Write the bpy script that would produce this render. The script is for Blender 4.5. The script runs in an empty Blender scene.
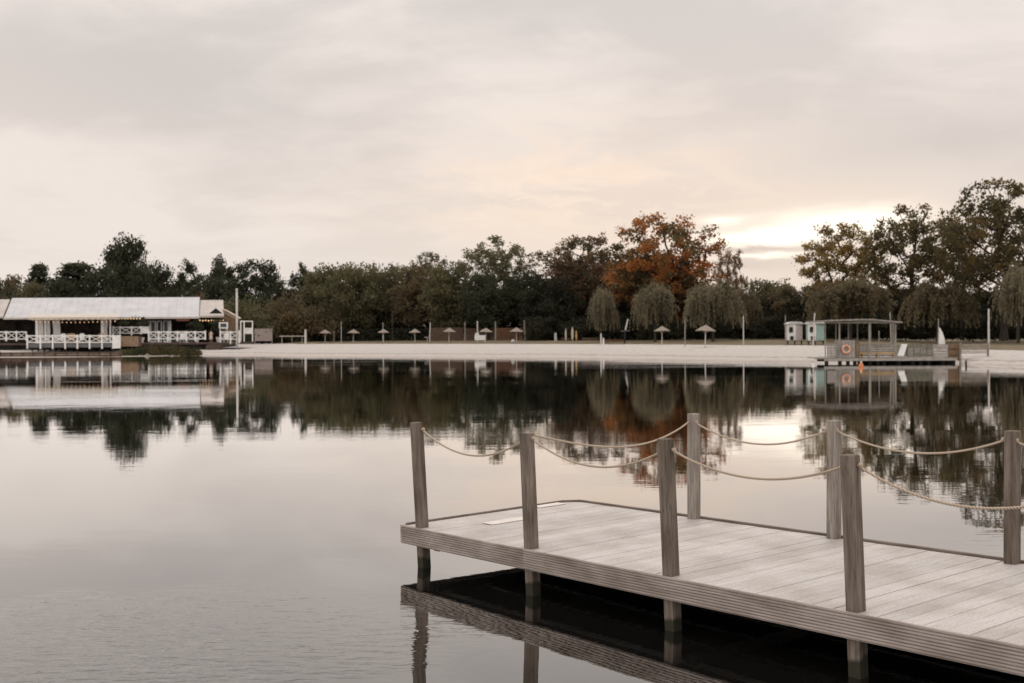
import bpy, math, random
import numpy as np
from mathutils import Vector, Matrix, noise as mnoise
R = math.radians
C = bpy.context.scene
COL = C.collection
# ------------------------------------------------------------------ camera
F = 1174.0; CZ = 2.158; PIT = 0.0047; ROLL = -0.005
cd = bpy.data.cameras.new('camera'); cam = bpy.data.objects.new('camera', cd); COL.objects.link(cam)
cd.sensor_width = 36; cd.lens = F / 1024 * 36; cd.clip_start = .1; cd.clip_end = 9000
cam.matrix_world = Matrix.Translation((0, 0, CZ)) @ Matrix.Rotation(R(90) - PIT, 4, 'X') @ Matrix.Rotation(ROLL, 4, 'Z')
cd.dof.use_dof = True; cd.dof.focus_distance = 9.5; cd.dof.aperture_fstop = 3.5
C.camera = cam
C.view_settings.view_transform = 'Standard'; C.view_settings.look = 'None'
C.view_settings.exposure = 0.20; C.view_settings.gamma = 1; C.view_settings.use_curve_mapping = False
C.render.resolution_x = 1024; C.render.resolution_y = 683
try:
    C.cycles.max_bounces = 6; C.cycles.transparent_max_bounces = 6; C.cycles.glossy_bounces = 3
    C.cycles.sample_clamp_indirect = 6
except Exception: pass
# ------------------------------------------------------------------ sky and sun
SUN_AZ = math.atan2(778 - 512, F); SUN_EL = R(44)
def build_world():
    w = bpy.data.worlds.new('World'); C.world = w; w.use_nodes = True
    nt = w.node_tree; N = nt.nodes; L = nt.links; N.clear()
    def M(op, a, b=None, c=None, clamp=False):
        n = N.new('ShaderNodeMath'); n.operation = op; n.use_clamp = clamp
        for i, v in enumerate((a, b, c)):
            if v is None: continue
            if isinstance(v, (int, float)): n.inputs[i].default_value = v
            else: L.new(v, n.inputs[i])
        return n.outputs[0]
    def mix(f, a, b):
        n = N.new('ShaderNodeMix'); n.data_type = 'RGBA'; n.clamp_factor = True
        for s, v in ((n.inputs[0], f), (n.inputs[6], a), (n.inputs[7], b)):
            if isinstance(v, (int, float)): s.default_value = v
            elif isinstance(v, tuple): s.default_value = (*v, 1)
            else: L.new(v, s)
        return n.outputs[2]
    def smooth(v, a, b):
        n = N.new('ShaderNodeMapRange'); n.interpolation_type = 'SMOOTHSTEP'
        L.new(v, n.inputs[0]); n.inputs[1].default_value = a; n.inputs[2].default_value = b
        return n.outputs[0]
    tc = N.new('ShaderNodeTexCoord')
    mp = N.new('ShaderNodeMapping'); mp.inputs['Rotation'].default_value = (0, 0, SUN_AZ)
    L.new(tc.outputs['Generated'], mp.inputs[0])
    sp = N.new('ShaderNodeSeparateXYZ'); L.new(mp.outputs[0], sp.inputs[0])
    x, y, z = sp.outputs; z0 = z
    front = smooth(y, 0.0, .5)
    def gauss(cx, sx, cz, sz, shear=0.0):
        dx = M('DIVIDE', M('SUBTRACT', x, cx), sx)
        zz = M('SUBTRACT', z, M('MULTIPLY', M('SUBTRACT', x, cx), shear)) if shear else z
        dz = M('DIVIDE', M('SUBTRACT', zz, cz), sz)
        q = M('ADD', M('MULTIPLY', dx, dx), M('MULTIPLY', dz, dz))
        return M('MULTIPLY', M('EXPONENT', M('MULTIPLY', q, -1.0)), front)
    def noise(vec, scale, detail=4, rough=.5, dist=0.0):
        n = N.new('ShaderNodeTexNoise'); L.new(vec, n.inputs['Vector'])
        n.inputs['Scale'].default_value = scale; n.inputs['Detail'].default_value = detail
        n.inputs['Roughness'].default_value = rough; n.inputs['Distortion'].default_value = dist
        return n.outputs[0]
    # cloud layer: direction projected on a flat ceiling
    zz = M('ADD', M('MAXIMUM', z, 0.0), .16)
    cb = N.new('ShaderNodeCombineXYZ')
    L.new(M('DIVIDE', x, zz), cb.inputs[0]); L.new(M('DIVIDE', y, zz), cb.inputs[1]); cb.inputs[2].default_value = 3.7
    P = cb.outputs[0]
    n1 = noise(P, .95, 5, .52, .6); n2 = noise(P, 2.6, 6, .58, .4); n3 = noise(P, .5, 2, .5)
    cq = N.new('ShaderNodeCombineXYZ'); L.new(M('MULTIPLY', x, 16.0), cq.inputs[0]); L.new(M('MULTIPLY', z, 60.0), cq.inputs[1])
    n4 = noise(cq.outputs[0], 1.0, 5, .6, .8)
    cloud = M('ADD', M('MULTIPLY', n1, .62), M('MULTIPLY', n2, .38))
    cf = smooth(cloud, .37, .56)
    grad = smooth(z, .10, .30)
    light = mix(grad, (.785, .70, .64), (.79, .715, .66))
    dark = mix(grad, (.67, .59, .54), (.62, .565, .53))
    base = mix(cf, dark, light)
    # horizon band is smooth and pale
    base = mix(M('MULTIPLY', M('SUBTRACT', 1.0, smooth(z, .02, .15)), .7), base, (.75, .68, .625))
    base = mix(M('MULTIPLY', gauss(-.02, .26, .06, .09), .6), base, (.72, .60, .51))
    # warm patch of thinner cloud above the middle of the far shore
    wp = gauss(-.13, .17, .125, .05)
    wn = smooth(n2, .45, .57)
    base = mix(M('MULTIPLY', wp, M('ADD', M('MULTIPLY', wn, .6), .35)), base, (.88, .70, .56))
    n5 = noise(P, 7.0, 5, .6, .5)
    base = mix(M('MULTIPLY', M('MULTIPLY', gauss(-.17, .13, .125, .04), smooth(n5, .46, .62)), .75), base, (.90, .73, .60))
    # greyer banks either side
    base = mix(M('MULTIPLY', gauss(.12, .15, .155, .035), .65), base, (.57, .51, .475))
    base = mix(M('MULTIPLY', gauss(-.46, .12, .20, .045, -.25), M('ADD', M('MULTIPLY', n1, .5), .2)), base, (.50, .465, .445))
    # glow of the hidden sun, its outline broken by drifting cloud
    base = mix(M('MULTIPLY', gauss(.0, .20, .085, .050), .45), base, (.80, .655, .54))
    z = M('ADD', z0, M('MULTIPLY', M('SUBTRACT', n4, .5), .014))
    base = mix(M('MULTIPLY', gauss(.045, .085, .090, .016), .45), base, (1.0, .86, .70))
    g = M('ADD', M('MULTIPLY', gauss(.056, .046, .0920, .0095), 1.4), M('MULTIPLY', gauss(-.012, .050, .0805, .0065), 1.4))
    g = M('ADD', g, M('MULTIPLY', gauss(-.045, .018, .096, .0042), .8))
    g = M('ADD', g, M('MULTIPLY', gauss(-.012, .034, .0660, .0022), .9))
    base = mix(M('MINIMUM', g, 1.0), base, (1.25, 1.10, .93))
    # streaks of dark cloud below the glow
    base = mix(M('MULTIPLY', gauss(-.020, .050, .0718, .0024), .85), base, (.60, .50, .44))
    base = mix(M('MULTIPLY', gauss(-.030, .060, .0585, .0050), .60), base, (.62, .53, .47))
    z = z0
    base = mix(M('MULTIPLY', smooth(z, .27, .36), .85), base, (.29, .26, .245))
    # overcast sky is brightest overhead (outside the picture)
    up = smooth(z, .46, .75)
    base = mix(up, base, (1.42, 1.32, 1.25))
    back = M('SUBTRACT', 1.0, smooth(y, -.5, .1))
    base = mix(M('MULTIPLY', M('MULTIPLY', back, smooth(z, .0, .2)), .8), base, (1.25, 1.17, 1.10))  # unseen sky behind the camera, brightened as added fill for trees and posts
    bg = N.new('ShaderNodeBackground'); L.new(base, bg.inputs[0]); bg.inputs[1].default_value = 1.0
    sky = N.new('ShaderNodeTexSky'); sky.sky_type = 'NISHITA'; sky.sun_disc = False
    sky.sun_elevation = SUN_EL; sky.sun_rotation = SUN_AZ
    b2 = N.new('ShaderNodeBackground'); L.new(sky.outputs[0], b2.inputs[0]); b2.inputs[1].default_value = .06
    ms = N.new('ShaderNodeMixShader'); ms.inputs[0].default_value = .95
    L.new(b2.outputs[0], ms.inputs[1]); L.new(bg.outputs[0], ms.inputs[2])
    out = N.new('ShaderNodeOutputWorld'); L.new(ms.outputs[0], out.inputs[0])
build_world()
sl = bpy.data.lights.new('sun', 'SUN'); sl.energy = .5; sl.angle = R(20); sl.color = (1, .92, .82)
so = bpy.data.objects.new('sun', sl); COL.objects.link(so)
sd = Vector((math.sin(SUN_AZ) * math.cos(SUN_EL), math.cos(SUN_AZ) * math.cos(SUN_EL), math.sin(SUN_EL)))
so.rotation_euler = (-sd).to_track_quat('-Z', 'Y').to_euler()

# ------------------------------------------------------------------ pixel -> world
cr, sr = math.cos(ROLL), math.sin(ROLL)
cp, spi = math.cos(PIT), math.sin(PIT)
def at(px, py, D):
    u, v = px - 512, py - 341.5
    u, v = u * cr + v * sr, -u * sr + v * cr
    r, up = u / F, -v / F
    y = cp + up * spi; z = -spi + up * cp
    k = D / y
    return Vector((r * k, D, CZ + z * k))
def X(px, D): return at(px, 340, D).x
def Z(py, D, px=512): return at(px, py, D).z

# ------------------------------------------------------------------ object helpers
def tag(o, label=None, cat=None, group=None, kind=None):
    if label: o['label'] = label
    if cat: o['category'] = cat
    if group: o['group'] = group
    if kind: o['kind'] = kind
    return o
def empty(name, loc, label=None, cat=None, group=None, rz=0):
    o = bpy.data.objects.new(name, None); COL.objects.link(o); o.location = loc; o.rotation_euler = (0, 0, rz)
    o.empty_display_size = .2
    return tag(o, label, cat, group)
class MB:
    def __init__(s): s.v = []; s.f = []
    def box(s, x0, x1, y0, y1, z0, z1):
        b = len(s.v)
        s.v += [(x, y, z) for z in (z0, z1) for y in (y0, y1) for x in (x0, x1)]
        s.f += [tuple(b + i for i in q) for q in ((0, 2, 3, 1), (4, 5, 7, 6), (0, 1, 5, 4), (2, 6, 7, 3), (0, 4, 6, 2), (1, 3, 7, 5))]
        return s
    def bar(s, p, q, w, h=None, up=(0, 0, 1)):
        p = Vector(p); q = Vector(q); h = h or w; d = (q - p).normalized(); up = Vector(up)
        if abs(d.dot(up)) > .98: up = Vector((0, 1, 0))
        a = d.cross(up).normalized() * w / 2; c = a.cross(d).normalized() * h / 2
        b = len(s.v)
        for e in (p, q): s.v += [tuple(e + a * i + c * j) for i, j in ((-1, -1), (1, -1), (1, 1), (-1, 1))]
        s.f += [tuple(b + i for i in t) for t in ((3, 2, 1, 0), (4, 5, 6, 7), (0, 1, 5, 4), (1, 2, 6, 5), (2, 3, 7, 6), (3, 0, 4, 7))]
        return s
    def tube(s, pts, rad, n=6, cap=True):
        pts = [Vector(p) for p in pts]; m = len(pts)
        if not isinstance(rad, (list, tuple)): rad = [rad] * m
        b = len(s.v); prev = None
        for i, p in enumerate(pts):
            d = (pts[min(i + 1, m - 1)] - pts[max(i - 1, 0)]).normalized()
            a = prev if prev is not None else (Vector((1, 0, 0)) if abs(d.x) < .8 else Vector((0, 1, 0)))
            a = (a - d * a.dot(d)).normalized(); prev = a; c = d.cross(a)
            for k in range(n):
                t = 2 * math.pi * k / n
                s.v.append(tuple(p + (a * math.cos(t) + c * math.sin(t)) * rad[i]))
        for i in range(m - 1):
            for k in range(n):
                k2 = (k + 1) % n
                s.f.append((b + i * n + k, b + i * n + k2, b + (i + 1) * n + k2, b + (i + 1) * n + k))
        if cap:
            s.f.append(tuple(b + k for k in reversed(range(n)))); s.f.append(tuple(b + (m - 1) * n + k for k in range(n)))
        return s
    def lathe(s, c, prof, n=12):
        b = len(s.v); c = Vector(c)
        for r, z in prof:
            for k in range(n):
                t = 2 * math.pi * k / n; s.v.append((c.x + r * math.cos(t), c.y + r * math.sin(t), c.z + z))
        for i in range(len(prof) - 1):
            for k in range(n):
                k2 = (k + 1) % n
                s.f.append((b + i * n + k, b + i * n + k2, b + (i + 1) * n + k2, b + (i + 1) * n + k))
        s.f.append(tuple(b + k for k in reversed(range(n)))); s.f.append(tuple(b + (len(prof) - 1) * n + k for k in range(n)))
        return s
    def prism(s, poly, d):          # poly: 3-D points of a face, d: extrusion vector
        b = len(s.v); n = len(poly); d = Vector(d)
        s.v += [tuple(Vector(p)) for p in poly] + [tuple(Vector(p) + d) for p in poly]
        s.f.append(tuple(b + i for i in reversed(range(n)))); s.f.append(tuple(b + n + i for i in range(n)))
        for i in range(n): j = (i + 1) % n; s.f.append((b + i, b + j, b + n + j, b + n + i))
        return s
    def quad(s, *p):
        b = len(s.v); s.v += [tuple(q) for q in p]; s.f.append(tuple(range(b, b + len(p)))); return s
    def build(s, name, m, parent=None, local=False, smooth=False, bevel=0):
        o3 = Vector((0, 0, 0)) if (parent is None or local) else world_loc(parent)
        me = bpy.data.meshes.new(name)
        me.from_pydata([(v[0] - o3.x, v[1] - o3.y, v[2] - o3.z) for v in s.v], [], s.f); me.update()
        if smooth: me.polygons.foreach_set('use_smooth', [True] * len(me.polygons))
        me.materials.append(m)
        o = bpy.data.objects.new(name, me); COL.objects.link(o)
        if parent is not None: o.parent = parent
        if bevel:
            bv = o.modifiers.new('bevel', 'BEVEL'); bv.width = bevel; bv.segments = 2; bv.limit_method = 'ANGLE'
        return o
def world_loc(o):
    l = Vector(o.location)
    while o.parent is not None: o = o.parent; l = l + Vector(o.location)
    return l
def copy_tree(o, parent=None):
    c = o.copy(); COL.objects.link(c); c.parent = parent
    for ch in list(o.children): copy_tree(ch, c)
    return c

# ------------------------------------------------------------------ materials
def new_mat(name):
    m = bpy.data.materials.new(name); m.use_nodes = True
    nt = m.node_tree; return m, nt, nt.nodes, nt.links, nt.nodes['Principled BSDF']
def mat(name, col, rough=.7, var=.18, scale=6.0, stretch=(1, 1, 1), bump=0.0, metal=0.0, spec=.3, detail=5, dark=None):
    """noise-mottled material: col and a darker/lighter version of it"""
    m, nt, N, L, b = new_mat(name)
    tc = N.new('ShaderNodeTexCoord'); mp = N.new('ShaderNodeMapping'); mp.inputs['Scale'].default_value = stretch
    L.new(tc.outputs['Object'], mp.inputs[0])
    n = N.new('ShaderNodeTexNoise'); n.inputs['Scale'].default_value = scale; n.inputs['Detail'].default_value = detail; n.inputs['Roughness'].default_value = .6
    L.new(mp.outputs[0], n.inputs['Vector'])
    rp = N.new('ShaderNodeValToRGB')
    d = dark or tuple(c * (1 - 1.6 * var) for c in col)
    rp.color_ramp.elements[0].position = .34; rp.color_ramp.elements[0].color = (*d, 1)
    rp.color_ramp.elements[1].position = .66; rp.color_ramp.elements[1].color = (*[min(1, c * (1 + var * .5)) for c in col], 1)
    L.new(n.outputs[0], rp.inputs[0]); L.new(rp.outputs[0], b.inputs['Base Color'])
    b.inputs['Roughness'].default_value = rough; b.inputs['Metallic'].default_value = metal; b.inputs['Specular IOR Level'].default_value = spec
    if bump:
        bp = N.new('ShaderNodeBump'); bp.inputs['Distance'].default_value = bump; bp.inputs['Strength'].default_value = .8
        L.new(n.outputs[0], bp.inputs['Height']); L.new(bp.outputs[0], b.inputs['Normal'])
    return m
def wood(name, col, dark, axis=2, scale=9.0, wet=None):
    """weathered timber: long grain streaks along one object axis, fine cracks, blotches"""
    m, nt, N, L, b = new_mat(name)
    tc = N.new('ShaderNodeTexCoord')
    st = [1.0, 1.0, 1.0]; st[axis] = .06
    mp = N.new('ShaderNodeMapping'); mp.inputs['Scale'].default_value = st; L.new(tc.outputs['Object'], mp.inputs[0])
    oi = N.new('ShaderNodeObjectInfo')
    n1 = N.new('ShaderNodeTexNoise'); n1.noise_dimensions = '4D'; n1.inputs['Scale'].default_value = scale * 6; n1.inputs['Detail'].default_value = 6; n1.inputs['Roughness'].default_value = .65
    L.new(mp.outputs[0], n1.inputs['Vector'])
    n2 = N.new('ShaderNodeTexNoise'); n2.noise_dimensions = '4D'; n2.inputs['Scale'].default_value = 3.0; n2.inputs['Detail'].default_value = 3
    mp2 = N.new('ShaderNodeMapping'); s2 = [1.6, 1.6, 1.6]; s2[axis] = .8; mp2.inputs['Scale'].default_value = s2
    L.new(tc.outputs['Object'], mp2.inputs[0]); L.new(mp2.outputs[0], n2.inputs['Vector'])
    mu = N.new('ShaderNodeMath'); mu.operation = 'MULTIPLY'; mu.inputs[1].default_value = 37.0; L.new(oi.outputs['Random'], mu.inputs[0])
    L.new(mu.outputs[0], n1.inputs['W']); L.new(mu.outputs[0], n2.inputs['W'])
    rp = N.new('ShaderNodeValToRGB'); e = rp.color_ramp.elements
    e[0].position = .30; e[0].color = (*dark, 1); e[1].position = .62; e[1].color = (*col, 1)
    L.new(n1.outputs[0], rp.inputs[0])
    rp2 = N.new('ShaderNodeValToRGB'); rp2.color_ramp.elements[0].position = .33; rp2.color_ramp.elements[0].color = (.55, .52, .48, 1)
    rp2.color_ramp.elements[1].position = .6; rp2.color_ramp.elements[1].color = (1, 1, 1, 1); L.new(n2.outputs[0], rp2.inputs[0])
    mx = N.new('ShaderNodeMix'); mx.data_type = 'RGBA'; mx.blend_type = 'MULTIPLY'; mx.inputs[0].default_value = .8
    L.new(rp.outputs[0], mx.inputs[6]); L.new(rp2.outputs[0], mx.inputs[7]); out = mx.outputs[2]
    if wet is not None or 'post' in name:        # drying cracks along the grain
        mc = N.new('ShaderNodeMapping'); s3 = [14.0, 14.0, 14.0]; s3[axis] = .9; mc.inputs['Scale'].default_value = s3; L.new(tc.outputs['Object'], mc.inputs[0])
        n4 = N.new('ShaderNodeTexNoise'); n4.noise_dimensions = '4D'; n4.inputs['Scale'].default_value = 1.6; n4.inputs['Detail'].default_value = 3; L.new(mc.outputs[0], n4.inputs['Vector']); L.new(mu.outputs[0], n4.inputs['W'])
        r4 = N.new('ShaderNodeValToRGB'); e4 = r4.color_ramp.elements; e4[0].position = .470; e4[0].color = (1, 1, 1, 1); e4[1].position = .5; e4[1].color = (.22, .19, .16, 1)
        q = e4.new(.53); q.color = (1, 1, 1, 1); L.new(n4.outputs[0], r4.inputs[0])
        mk = N.new('ShaderNodeMix'); mk.data_type = 'RGBA'; mk.blend_type = 'MULTIPLY'; mk.inputs[0].default_value = .42; L.new(out, mk.inputs[6]); L.new(r4.outputs[0], mk.inputs[7]); out = mk.outputs[2]
    if wet is not None:                          # water-stained, algae-dark foot of the post
        sz = N.new('ShaderNodeSeparateXYZ'); L.new(tc.outputs['Object'], sz.inputs[0])
        ad = N.new('ShaderNodeMath'); ad.operation = 'MULTIPLY_ADD'; L.new(n2.outputs[0], ad.inputs[0]); ad.inputs[1].default_value = .22; L.new(sz.outputs[2], ad.inputs[2])
        mr = N.new('ShaderNodeMapRange'); mr.inputs[1].default_value = wet + .10; mr.inputs[2].default_value = wet + .13; L.new(ad.outputs[0], mr.inputs[0])
        m3 = N.new('ShaderNodeMix'); m3.data_type = 'RGBA'; L.new(mr.outputs[0], m3.inputs[0]); m3.inputs[6].default_value = (.030, .028, .018, 1); L.new(out, m3.inputs[7]); out = m3.outputs[2]
    L.new(out, b.inputs['Base Color'])
    b.inputs['Roughness'].default_value = .8; b.inputs['Specular IOR Level'].default_value = .25
    bp = N.new('ShaderNodeBump'); bp.inputs['Distance'].default_value = .002; L.new(n1.outputs[0], bp.inputs['Height']); L.new(bp.outputs[0], b.inputs['Normal'])
    return m
def leaf(name, c1, c2, c3=None, trans=.35, patch=.25, amt3=.5):
    """foliage: per-leaf tint between c1 and c2, with patches of c3 on some boughs"""
    m, nt, N, L, b = new_mat(name)
    at_ = N.new('ShaderNodeAttribute'); at_.attribute_name = 'tint'
    rp = N.new('ShaderNodeMix'); rp.data_type = 'RGBA'; rp.inputs[6].default_value = (*c1, 1); rp.inputs[7].default_value = (*c2, 1)
    L.new(at_.outputs['Fac'], rp.inputs[0]); col = rp.outputs[2]
    if c3:
        tc = N.new('ShaderNodeTexCoord'); n = N.new('ShaderNodeTexNoise'); n.inputs['Scale'].default_value = patch; n.inputs['Detail'].default_value = 2
        L.new(tc.outputs['Object'], n.inputs['Vector'])
        mr = N.new('ShaderNodeMapRange'); mr.inputs[1].default_value = .62 - .3 * amt3; mr.inputs[2].default_value = .72 - .3 * amt3; L.new(n.outputs[0], mr.inputs[0])
        m2 = N.new('ShaderNodeMix'); m2.data_type = 'RGBA'; L.new(mr.outputs[0], m2.inputs[0]); L.new(col, m2.inputs[6]); m2.inputs[7].default_value = (*c3, 1)
        col = m2.outputs[2]
    d = N.new('ShaderNodeBsdfDiffuse'); t = N.new('ShaderNodeBsdfTranslucent')
    L.new(col, d.inputs[0]); L.new(col, t.inputs[0])
    ms = N.new('ShaderNodeMixShader'); ms.inputs[0].default_value = trans
    L.new(d.outputs[0], ms.inputs[1]); L.new(t.outputs[0], ms.inputs[2])
    L.new(ms.outputs[0], N['Material Output'].inputs['Surface']); N.remove(b)
    return m
def emit(name, col, s):
    m, nt, N, L, b = new_mat(name); b.inputs['Base Color'].default_value = (*col, 1)
    b.inputs['Emission Color'].default_value = (*col, 1); b.inputs['Emission Strength'].default_value = s; return m

M_white = mat('white_paint', (.80, .785, .765), .5, .1, 2.0)
M_cream = mat('cream_fabric', (.62, .52, .42), .85, .12, 1.5)
M_roof = mat('pale_roof_sheet', (.50, .495, .505), .5, .1, .5, stretch=(1, 1, 1))
M_roof2 = mat('sand_roof_sheet', (.47, .42, .39), .55, .1, .5)
M_fascia = mat('roof_edge', (.56, .50, .45), .6, .1, 2)
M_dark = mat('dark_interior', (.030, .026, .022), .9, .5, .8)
M_grey = mat('grey_skirting', (.13, .13, .135), .7, .15, 2)
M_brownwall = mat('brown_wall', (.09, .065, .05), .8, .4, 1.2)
M_glass = mat('window_glass', (.045, .05, .052), .12, .2, 1.0, spec=.6)
M_tan = wood('tan_timber', (.36, .25, .17), (.22, .15, .10), 2, 3)
M_step = mat('step_boards', (.10, .065, .055), .8, .3, 4)
M_wicker = mat('wicker', (.42, .29, .18), .8, .3, 14)
M_bulb = emit('warm_bulb', (1, .60, .30), .8)
M_greyroof = mat('hut_roof', (.5, .49, .47), .6, .1, 3)
M_pink = mat('pale_pink_paint', (.62, .53, .51), .7, .12, 3)
M_green = mat('mint_paint', (.36, .48, .45), .7, .15, 3)
M_straw = mat('straw_thatch', (.31, .26, .215), .95, .35, 14, stretch=(1, 1, .3), bump=.03)
M_pole = wood('grey_pole_wood', (.36, .33, .29), (.20, .18, .16), 2, 4)
M_polepale = mat('pale_painted_pole', (.56, .53, .50), .7, .15, 4)
M_rust = wood('reddish_boards', (.20, .105, .062), (.11, .06, .038), 0, 2.5)
M_brownfence = wood('brown_boards', (.15, .10, .07), (.075, .05, .038), 0, 2.5)
M_pinkfence = mat('pale_panels', (.34, .28, .26), .8, .15, 3)
M_raft = wood('raft_timber', (.33, .29, .25), (.19, .165, .14), 0, 4)
M_raftpanel = mat('raft_panel', (.36, .325, .295), .8, .18, 3)
M_raftgreen = mat('lattice_weathered', (.20, .19, .15), .85, .25, 5)
M_raftbrown = wood('raft_brown_panel', (.24, .16, .10), (.15, .10, .065), 2, 3)
M_pile = mat('wet_pile', (.025, .02, .017), .7, .4, 5)
M_bench = mat('yellow_timber', (.58, .38, .17), .6, .15, 5)
M_orange = mat('orange_plastic', (.62, .22, .09), .45, .12, 4)
M_ring = mat('life_ring_orange', (.72, .34, .21), .5, .1, 6)
M_sail = mat('sail_cloth', (.74, .73, .71), .8, .06, 2)
M_black = mat('black_paint', (.015, .015, .015), .5, .2, 4)
M_cane = mat('cane_roof', (.30, .265, .235), .9, .3, 8)
M_bark = mat('bark', (.060, .048, .038), .95, .4, 3, stretch=(1, 1, .2))
M_rock = mat('rock', (.30, .26, .22), .9, .3, 2.5, bump=.05)
M_skin = mat('skin', (.45, .28, .21), .6, .05, 6)
M_dress = mat('pale_dress', (.55, .45, .38), .85, .08, 6)
M_hair = mat('dark_hair', (.03, .02, .015), .7, .3, 20)

# ------------------------------------------------------------------ shore, sand, grass, lake
def interp(px, tab):
    return float(np.interp(px, [t[0] for t in tab], [t[1] for t in tab]))
SHORE = [(-900, 150), (-300, 142), (0, 131), (60, 131), (200, 138), (260, 129), (300, 123), (440, 116), (570, 109), (620, 104), (700, 98), (800, 92), (900, 93), (952, 92), (970, 82), (1024, 77.5), (1300, 62), (1900, 48)]
TOP = [(-900, 196), (0, 196), (270, 196), (300, 178), (420, 168), (520, 156), (600, 146), (700, 130), (760, 122), (860, 114), (950, 95), (1024, 88), (1300, 78), (1900, 62)]
TOPZ = [(-900, 1.15), (860, 1.05), (950, .9), (1900, .9)]
SPX = list(range(-900, 1901, 12))
def shore_xy(px, D, wob=0.0):
    D = D + wob; return ((px - 512) / F * D, D)
def ground_z(x, D):
    px = 512 + x / D * F
    s, t, tz = interp(px, SHORE), interp(px, TOP), interp(px, TOPZ)
    if D <= s: return -.05 * (s - D)
    q = (D - s) / (t - s)
    if q >= 1: return tz + .55 * min(1, max(0, D - t) / 34)
    return tz * float(np.interp(q, [0, .10, .22, .27, 1], [0, .07, .16, .36, 1]))
def sand_sheet():
    rows = [-.35, -.12, 0, .05, .10, .16, .22, .24, .26, .35, .5, .65, .8, .92, 1.0]
    v = []; f = []
    for px in SPX:
        s, t = interp(px, SHORE), interp(px, TOP)
        for q in rows:
            D = s + (t - s) * q
            wob = 1.2 * (mnoise.noise(Vector((px * .013, q * .6, 1.3)))) + .5 * mnoise.noise(Vector((px * .05, q * 1.5, 4.3)))
            x, y = shore_xy(px, D, wob)
            z = ground_z(x, D) + .05 * mnoise.noise(Vector((x * .35, y * .35, 0))) * (1 if 0.02 < q < .99 else 0)
            v.append((x, y, z))
    n = len(rows)
    for i in range(len(SPX) - 1):
        for j in range(n - 1): f.append((i * n + j, (i + 1) * n + j, (i + 1) * n + j + 1, i * n + j + 1))
    return v, f
def grass_sheet():
    rows = [1.0, 1.03, 1.1, 1.3, 1.6, 2.2]
    v = []; f = []
    for px in SPX:
        s, t = interp(px, SHORE), interp(px, TOP)
        for q in rows:
            D = s + (t - s) * q
            wob = 1.2 * (mnoise.noise(Vector((px * .013, q * .6, 1.3)))) + .5 * mnoise.noise(Vector((px * .05, q * 1.5, 4.3)))
            x, y = shore_xy(px, D, wob - (.15 if q == 1.0 else 0))
            v.append((x, y, ground_z(x, D) + (.02 if q <= 1.03 else .0)))
        for D in (420, 900, 4000):
            x, y = shore_xy(px, D); v.append((x * (1 if D < 1000 else 1.6), y, interp(px, TOPZ) + .55))
    n = len(rows) + 3
    for i in range(len(SPX) - 1):
        for j in range(n - 1): f.append((i * n + j, (i + 1) * n + j, (i + 1) * n + j + 1, i * n + j + 1))
    return v, f
def sand_mat():
    m, nt, N, L, b = new_mat('beach_sand')
    g = N.new('ShaderNodeNewGeometry'); sp = N.new('ShaderNodeSeparateXYZ'); L.new(g.outputs['Position'], sp.inputs[0])
    n = N.new('ShaderNodeTexNoise'); n.inputs['Scale'].default_value = .5; n.inputs['Detail'].default_value = 8; n.inputs['Roughness'].default_value = .65
    L.new(g.outputs['Position'], n.inputs['Vector'])
    a = N.new('ShaderNodeMath'); a.operation = 'MULTIPLY_ADD'; L.new(n.outputs[0], a.inputs[0]); a.inputs[1].default_value = .16; L.new(sp.outputs[2], a.inputs[2])
    rp = N.new('ShaderNodeValToRGB'); e = rp.color_ramp.elements
    e[0].position = .06; e[0].color = (.27, .23, .20, 1); e[1].position = .11; e[1].color = (.42, .38, .35, 1)
    for p, c in ((.24, (.49, .45, .425)), (.32, (.36, .325, .30)), (.42, (.47, .435, .41)), (1.0, (.50, .47, .445))):
        q = e.new(p); q.color = (*c, 1)
    L.new(a.outputs[0], rp.inputs[0])
    n2 = N.new('ShaderNodeTexNoise'); n2.inputs['Scale'].default_value = 2.5; n2.inputs['Detail'].default_value = 6; L.new(g.outputs['Position'], n2.inputs['Vector'])
    r2 = N.new('ShaderNodeValToRGB'); r2.color_ramp.elements[0].position = .35; r2.color_ramp.elements[0].color = (.8, .78, .76, 1); r2.color_ramp.elements[1].position = .6
    L.new(n2.outputs[0], r2.inputs[0])
    mx = N.new('ShaderNodeMix'); mx.data_type = 'RGBA'; mx.blend_type = 'MULTIPLY'; mx.inputs[0].default_value = 1
    L.new(rp.outputs[0], mx.inputs[6]); L.new(r2.outputs[0], mx.inputs[7]); L.new(mx.outputs[2], b.inputs['Base Color'])
    b.inputs['Roughness'].default_value = .95; b.inputs['Specular IOR Level'].default_value = .1
    return m
def raw(name, v, f, m, smooth=True):
    me = bpy.data.meshes.new(name); me.from_pydata(v, [], f); me.update()
    if smooth: me.polygons.foreach_set('use_smooth', [True] * len(me.polygons))
    me.materials.append(m); o = bpy.data.objects.new(name, me); COL.objects.link(o); return o
tag(raw('beach_sand', *sand_sheet(), sand_mat()), kind='structure')
M_grass = mat('dry_grass', (.15, .115, .070), .95, .4, .35, detail=8, dark=(.075, .064, .034))
tag(raw('grass_ground', *grass_sheet(), M_grass), kind='structure')
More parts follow.
